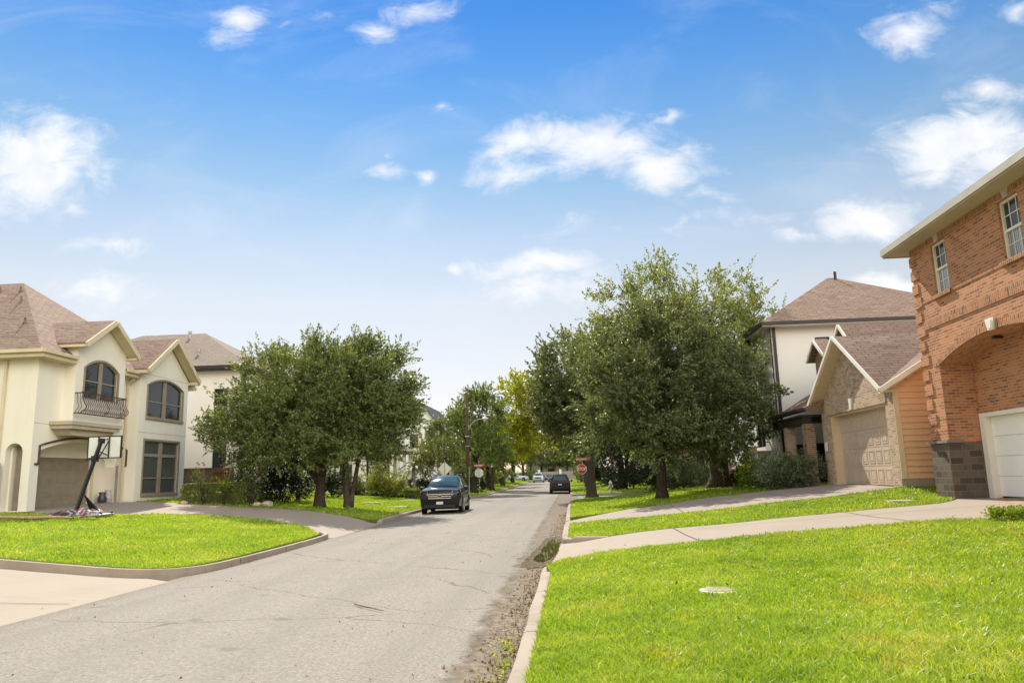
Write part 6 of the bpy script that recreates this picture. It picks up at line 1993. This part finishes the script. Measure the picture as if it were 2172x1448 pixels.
FAR = [(0, 7.6, 57.5, .95, 'dark leafed tree behind the thick trunk right of the stop sign'), (1, 11.0, 57.0, 1.1, 'oak behind the entry stairs of the white house'), (1, 2.0, 86, 1.1, 'oak right of the road just past the parked dark SUV'),
       (2, 7.2, 84, 1.0, 'pale leafed tree in front of the red brick house'), (0, 2.3, 104, 1.15, 'round tree at the right kerb beyond the dark SUV'), (1, 10.5, 88, 1.15, 'oak between the tan house and the red house'), (0, 2.2, 124, 1.2, 'round tree at the right kerb near the red car'),
       (2, 9, 118, 1.2, 'pale leafed tree behind the red car'), (1, 2.6, 150, 1.25, 'oak far down the right kerb'), (0, 8.4, 150, 1.3, 'tree behind the row of far right cars'), (1, 1.8, 178, 1.2, 'last oak at the far right end of the street'),
       (0, -9.7, 90, 1.0, 'tree on the left verge behind the ragged pole tree'), (1, -13.6, 84, .95, 'oak in front of the white gabled house'), (1, -9.6, 108, 1.1, 'oak on the left verge before the far driveway'), (2, -13.5, 112, 1.05, 'pale leafed tree beside the brown house'),
       (0, -9.8, 130, 1.15, 'round tree on the left verge past the brown house'), (1, -9.9, 163, 1.2, 'oak over the white car in the far driveway'), (0, -16.5, 138, 1.3, 'big tree behind the brown house'), (1, -9.4, 182, 1.25, 'last oak at the far left end of the street'),
       (0, -15, 204, 1.5, 'tree behind the boundary wall at its left'), (1, -7.5, 206, 1.35, 'tree behind the boundary wall left of the road axis'), (2, 5.5, 205, 1.4, 'tree behind the boundary wall right of the road axis'), (0, 13, 204, 1.5, 'tree behind the boundary wall at its right'),
       (1, -4.2, 201.5, 1.0, 'small oak before the boundary wall left of the road axis'), (0, -.6, 202.5, 1.1, 'round tree before the boundary wall on the road axis'), (2, 2.6, 201.5, 1.0, 'small pale tree before the boundary wall right of the axis'), (1, 15.5, 108, 1.3, 'oak behind the red brick house'), (2, -22.5, 64.8, .8, 'slim tree beside the porch house'), (1, 14.2, 62.6, 1.1, 'oak in front of the small tan house'), (0, -27, 92, 1.1, 'tree between the porch house and the gabled house')]
used = set()
for i, (k, x, y, s, lab) in enumerate(FAR):
    o = pro[k] if k not in used else copy_tree(pro[k])
    used.add(k)
    o.location = (x, y, zt(x, y) - .05)
    o.rotation_euler = (0, 0, i * 1.37)
    o.scale = (s, s, s * (1 + .07 * math.sin(i * 2.1)))
    o['label'] = lab
    o['group'] = 'trees along the far street'

# ------------------------------------------------------------------ shrubs
box_hedge('hedge', 'clipped boxy hedge with pale green top in front of the wooden fence', 'hedge', -17.7, -14.5, 33.15, 34.25, .62, 1.75, MT['leaf_hedge'], 51, 15000, .06, ang=.03)


def bush(lab, x, y, rx, ry, h, mat, seed, leaf=.08, n=60, tw=7, lv=16, twig=.32, group=None, cat='shrub', name='shrub', **kw):
    z = zt(x, y)
    return shrub(name, lab, cat, (x, y, z), [(x, y, z + h * .52, rx, ry, h * .48), (x + rx * .25, y, z + h * .35, rx * .8, ry * .9, h * .34), (x - rx * .3, y, z + h * .4, rx * .7, ry * .9, h * .38)], mat, seed, n, tw, lv, leaf, .5, twig, group, **kw)


bush('big very dark shrub right of the hedge under the left tree', -14.6, 37.2, 1.45, 1.5, 2.5, MT['leaf_dark'], 61, .09, 130, 8, 18, .45)
bush('loose pale flecked shrub against the pale house corner', -17.0, 38.0, .55, .6, 2.6, MT['leaf_left'], 62, .09, 34, 6, 14, .35)
bush('bright lime green bush catching the sun behind the dark shrub', -14.5, 39.6, .75, .8, 2.9, MT['leaf_lime'], 63, .1, 46, 7, 15, .4)
bush('dark blue green conifer bush beside the entry rail', -14.6, 45.5, 1.1, 1.1, 2.0, MT['leaf_dark'], 64, .1, 70, 7, 16, .4)
bush('low mixed bush right of the forked trunk by the terrace wall', -14.6, 51.0, .9, .8, 1.3, MT['leaf_myrtle'], 65, .1, 40)
bush('low dark green bush along the terrace wall', -12.6, 51.2, 1.3, .6, .95, MT['leaf_dark'], 66, .1, 50)
bush('golden green feathery bush on the left lawn', -12.0, 48.6, 1.15, 1.1, 1.9, MT['leaf_gold'], 67, .1, 80, 8, 16, .55, up=.7)
bush('low bushes with tawny tops below the cream porch house', -11.2, 51.3, .8, .7, .8, MT['leaf_gold'], 68, .1, 36)
bush('dark shrub left of the small fan palm', -13.0, 66.0, 1.3, 1.2, 2.2, MT['leaf_dark'], 69, .13, 60)
bush('low dark hedge bush in front of the white gabled house', -12.2, 67.5, 1.6, 1.0, 1.2, MT['leaf_dark'], 70, .13, 60)
box_hedge('hedge', 'low clipped bright green hedge behind the black SUV', 'hedge', -11.0, -9.3, 49.6, 50.5, .45, 1.0, MT['leaf_hedge'], 71, 3500, .09)
bush('dark shrubs at the foot of the tree behind the utility pole', -10.2, 76, 1.8, 1.6, 1.8, MT['leaf_dark'], 72, .15, 70)
bush('large grey green rounded bush between the two thick trunks', 6.9, 44.5, 1.35, 1.3, 1.75, MT['leaf_sage'], 73, .09, 110, 8, 18, .35)
bush('dark bush behind the straight oak trunk', 5.6, 47.2, 1.2, 1.2, 2.2, MT['leaf_dark'], 74, .1, 80)
bush('small reddish bush at the right of the very thick trunk', 7.75, 36.0, .45, .5, .75, MT['leaf_red'], 75, .07, 34, 6, 14, .25)
bush('bright yellow green leafy plant before the planter wall', 8.05, 33.9, .62, .6, .95, MT['leaf_lime'], 76, .11, 44, 6, 12, .35, up=.6)
bush('slim golden leafed sapling beside the white planter wall', 8.35, 36.6, .45, .4, 2.3, MT['leaf_gold'], 77, .1, 26, 6, 12, .35)
bush('wide sage green shrub at the left of the garage door', 8.4, 29.15, 1.2, .7, 1.15, MT['leaf_sage'], 78, .075, 130, 9, 18, .4, up=.6)
bush('darker green shrub left of the sage one by the porch post', 8.1, 31.0, .85, .9, 1.05, MT['leaf_mid'], 79, .075, 70, 8, 16, .35)
bush('low tufted green groundcover beside the white garage drive', 8.1, 14.05, .8, .4, .14, MT['leaf_lime'], 80, .05, 70, 7, 12, .08, stems=3, up=.7, spread=.03)
for i, (x, y, rx, h, m_, lab) in enumerate(((-10.5, 92, 2.2, 2.4, 'leaf_mid', 'dark bush on the left verge before the far driveway'), (-12.5, 99, 2.6, 3.0, 'leaf_dark', 'tall dark shrub beside the white gabled house'), (-11.0, 118, 2.6, 2.6, 'leaf_mid', 'spreading bush on the left verge near the brown house'),
        (-12.8, 141, 2.4, 2.6, 'leaf_dark', 'dark bush in front of the far white car'), (-9.9, 173, 2.4, 3.0, 'leaf_mid', 'bush at the far left end of the street'), (4.4, 96, 2.2, 2.6, 'leaf_dark', 'dark bush right of the road behind the stop sign'),
        (3.0, 113, 2.0, 2.2, 'leaf_mid', 'rounded bush on the right verge before the red car'), (4.2, 140, 2.4, 2.8, 'leaf_dark', 'dark bush on the right verge behind the red car'), (3.2, 166, 2.4, 3.2, 'leaf_mid', 'bush at the far right end of the street'), (7.6, 74, 1.8, 2.6, 'leaf_dark', 'dark bush beside the cedar in front of the tan house'))):
    bush(lab, x, y, rx, rx * .8, h, MT[m_], 120 + i, .2, 60, 7, 14, .6, 'bushes along the far street')
# loose roses in front of the hedge
rng = np.random.default_rng(3)
for i, (x, y, h, lab) in enumerate(((-16.3, 32.75, 1.75, 'tall rose bush with orange tips at the left front of the hedge'), (-15.4, 32.8, 1.6, 'middle rose bush before the clipped hedge'), (-14.35, 33.3, 1.45, 'sparse rose bush with a few pink blooms at the right end of the hedge'))):
    r = bush(lab, x, y, .42, .3, h, MT['leaf_lime' if i == 1 else 'leaf_mid'], 90 + i, .07, 16, 5, 9, .28, 'rose bushes by the hedge', 'rose bush', 'rose_bush', up=.8)
    z = zt(x, y)
    for k in range(4):
        a, b = rng.uniform(-.35, .35), rng.uniform(-.3, .2)
        zz = z + h * rng.uniform(.92, 1.08)
        bl = MB().lathe([(.005, -.03), (.05, -.01), (.06, .03), (.03, .05)], (x + a, y + b, zz), 'z', 8)
        bl.tube([(x + a * .3, y + b * .3, z + h * .5), (x + a, y + b, zz - .03)], .006, 4)
        bl.build('bloom', MT['rose'], r, smooth=True)
# small fan palm
px2, py2 = -12.6, 60.5
pz = zt(px2, py2)
t = thing('fan_palm', 'small fan palm with arching fronds beside the white gabled house', 'palm', (px2, py2, .3))
MB().tube([(px2, py2, .1), (px2 + .05, py2, 1.3), (px2, py2, 2.4)], [.16, .13, .12], 8).build('trunk', MT['bark_pale'], t)
fm = MB()
for k in range(15):
    a = k * .4189 + .1
    e = .9 + .3 * math.sin(k * 2.3)
    pts = [(px2 + math.cos(a) * q * 1.3, py2 + math.sin(a) * q * 1.3, 2.4 + e * q * 1.3 - 1.25 * q * q) for q in (0, .35, .7, 1.0, 1.2)]
    for (p, q) in zip(pts[:-1], pts[1:]):
        fm.bar(p, q, .16, .012)
fm.build('fronds', MT['leaf_oak'], t)

# ------------------------------------------------------------------ lawn grass and gutter litter
grass('grass', 'short bright green grass of the front lawn nearest the camera', 'front_lawn', 7500, 6.0, 1.75, 480000, .052, 1)
grass('grass', 'short green grass of the strip between the two right drives', 'strip_lawn', 5200, 6.0, 1.75, 60000, .06, 2)
grass('grass', 'shaded green grass under the right hand oaks', 'corner_lawn', 5200, 6.0, 1.75, 90000, .065, 3)
grass('grass', 'bright yellow green grass of the left lawn with dry patches', 'left_lawn', 5200, 6.0, 1.75, 110000, .058, 4)
grass('grass', 'green grass under and behind the left trees', 'tree_lawn', 5200, 6.0, 1.75, 90000, .065, 5)
grass('grass', 'distant green grass right of the street', 'far_right_lawn', 4200, 6.0, 1.75, 50000, .09, 6, 150)
grass('grass', 'distant green grass left of the street', 'far_left_lawn', 4200, 6.0, 1.75, 50000, .09, 7, 150)
n = 2600
yy = 4.5 + 30 * rng.random(n) ** 1.8
xx = np.array([xk(y) for y in yy]) - np.abs(rng.normal(.04, .2, n)) - .02
P = np.stack([xx, yy, .022 + .015 * rng.random(n)], 1)
V = leaf_cards(P, unit(rng.normal(0, 1, (n, 3)) * [1, 1, .12]), .05, .55, rng, flat=5.0)
o = quads_mesh('fallen_leaves', V, 4, [(0, 1, 2, 3)], MT['leaf_dry'])
tag(o, 'brown leaf litter scattered along the right gutter', 'leaf litter', kind='stuff')
n = 420
yy = 5 + 26 * rng.random(n) ** 1.5
xx = -7.3 + 6.6 * rng.random(n)
P = np.stack([xx, yy, .05 + .0 * xx], 1)
V = leaf_cards(P, unit(rng.normal(0, 1, (n, 3)) * [1, 1, .12]), .04, .55, rng, flat=5.0)
tag(quads_mesh('fallen_leaves', V, 4, [(0, 1, 2, 3)], MT['leaf_dry']), 'few stray dry leaves on the asphalt', 'leaf litter', kind='stuff')
n = 170
yy = 4.5 + 3.5 * rng.random(n)
xx = np.array([xk(y) for y in yy]) - .05 - np.abs(rng.normal(0, .10, n))
P = np.stack([xx, yy, .035 + .02 * rng.random(n)], 1)
V = leaf_cards(P, unit(rng.normal(0, 1, (n, 3)) * [1, 1, .6] + [0, 0, .5]), .055, .28, rng)
tag(quads_mesh('weeds', V, 4, [(0, 1, 2, 3)], MT['grass']), 'sparse weeds growing along the right kerb', 'weeds', kind='stuff')
n = 170
xx = rng.uniform(.2, 8, n)
yy = rng.uniform(5.5, 15.5, n)
P = np.stack([xx, yy, np.array([zr(a, b) for a, b in zip(xx, yy)]) + .06], 1)
V = leaf_cards(P, unit(rng.normal(0, 1, (n, 3)) * [1, 1, .2]), .055, .5, rng, flat=3.0)
tag(quads_mesh('fallen_leaves', V, 4, [(0, 1, 2, 3)], MT['leaf_dry']), 'few dry leaves caught in the front lawn grass', 'leaf litter', kind='stuff')
tw = MB()
tw.tube([(-2.9, 10.1, .065), (-2.72, 9.85, .07), (-2.55, 9.7, .07), (-2.36, 9.52, .065)], [.008, .009, .008, .004], 5)
tag(tw.build('twig', MT['bark_pale']), 'thin dry twig lying on the asphalt', 'twig')
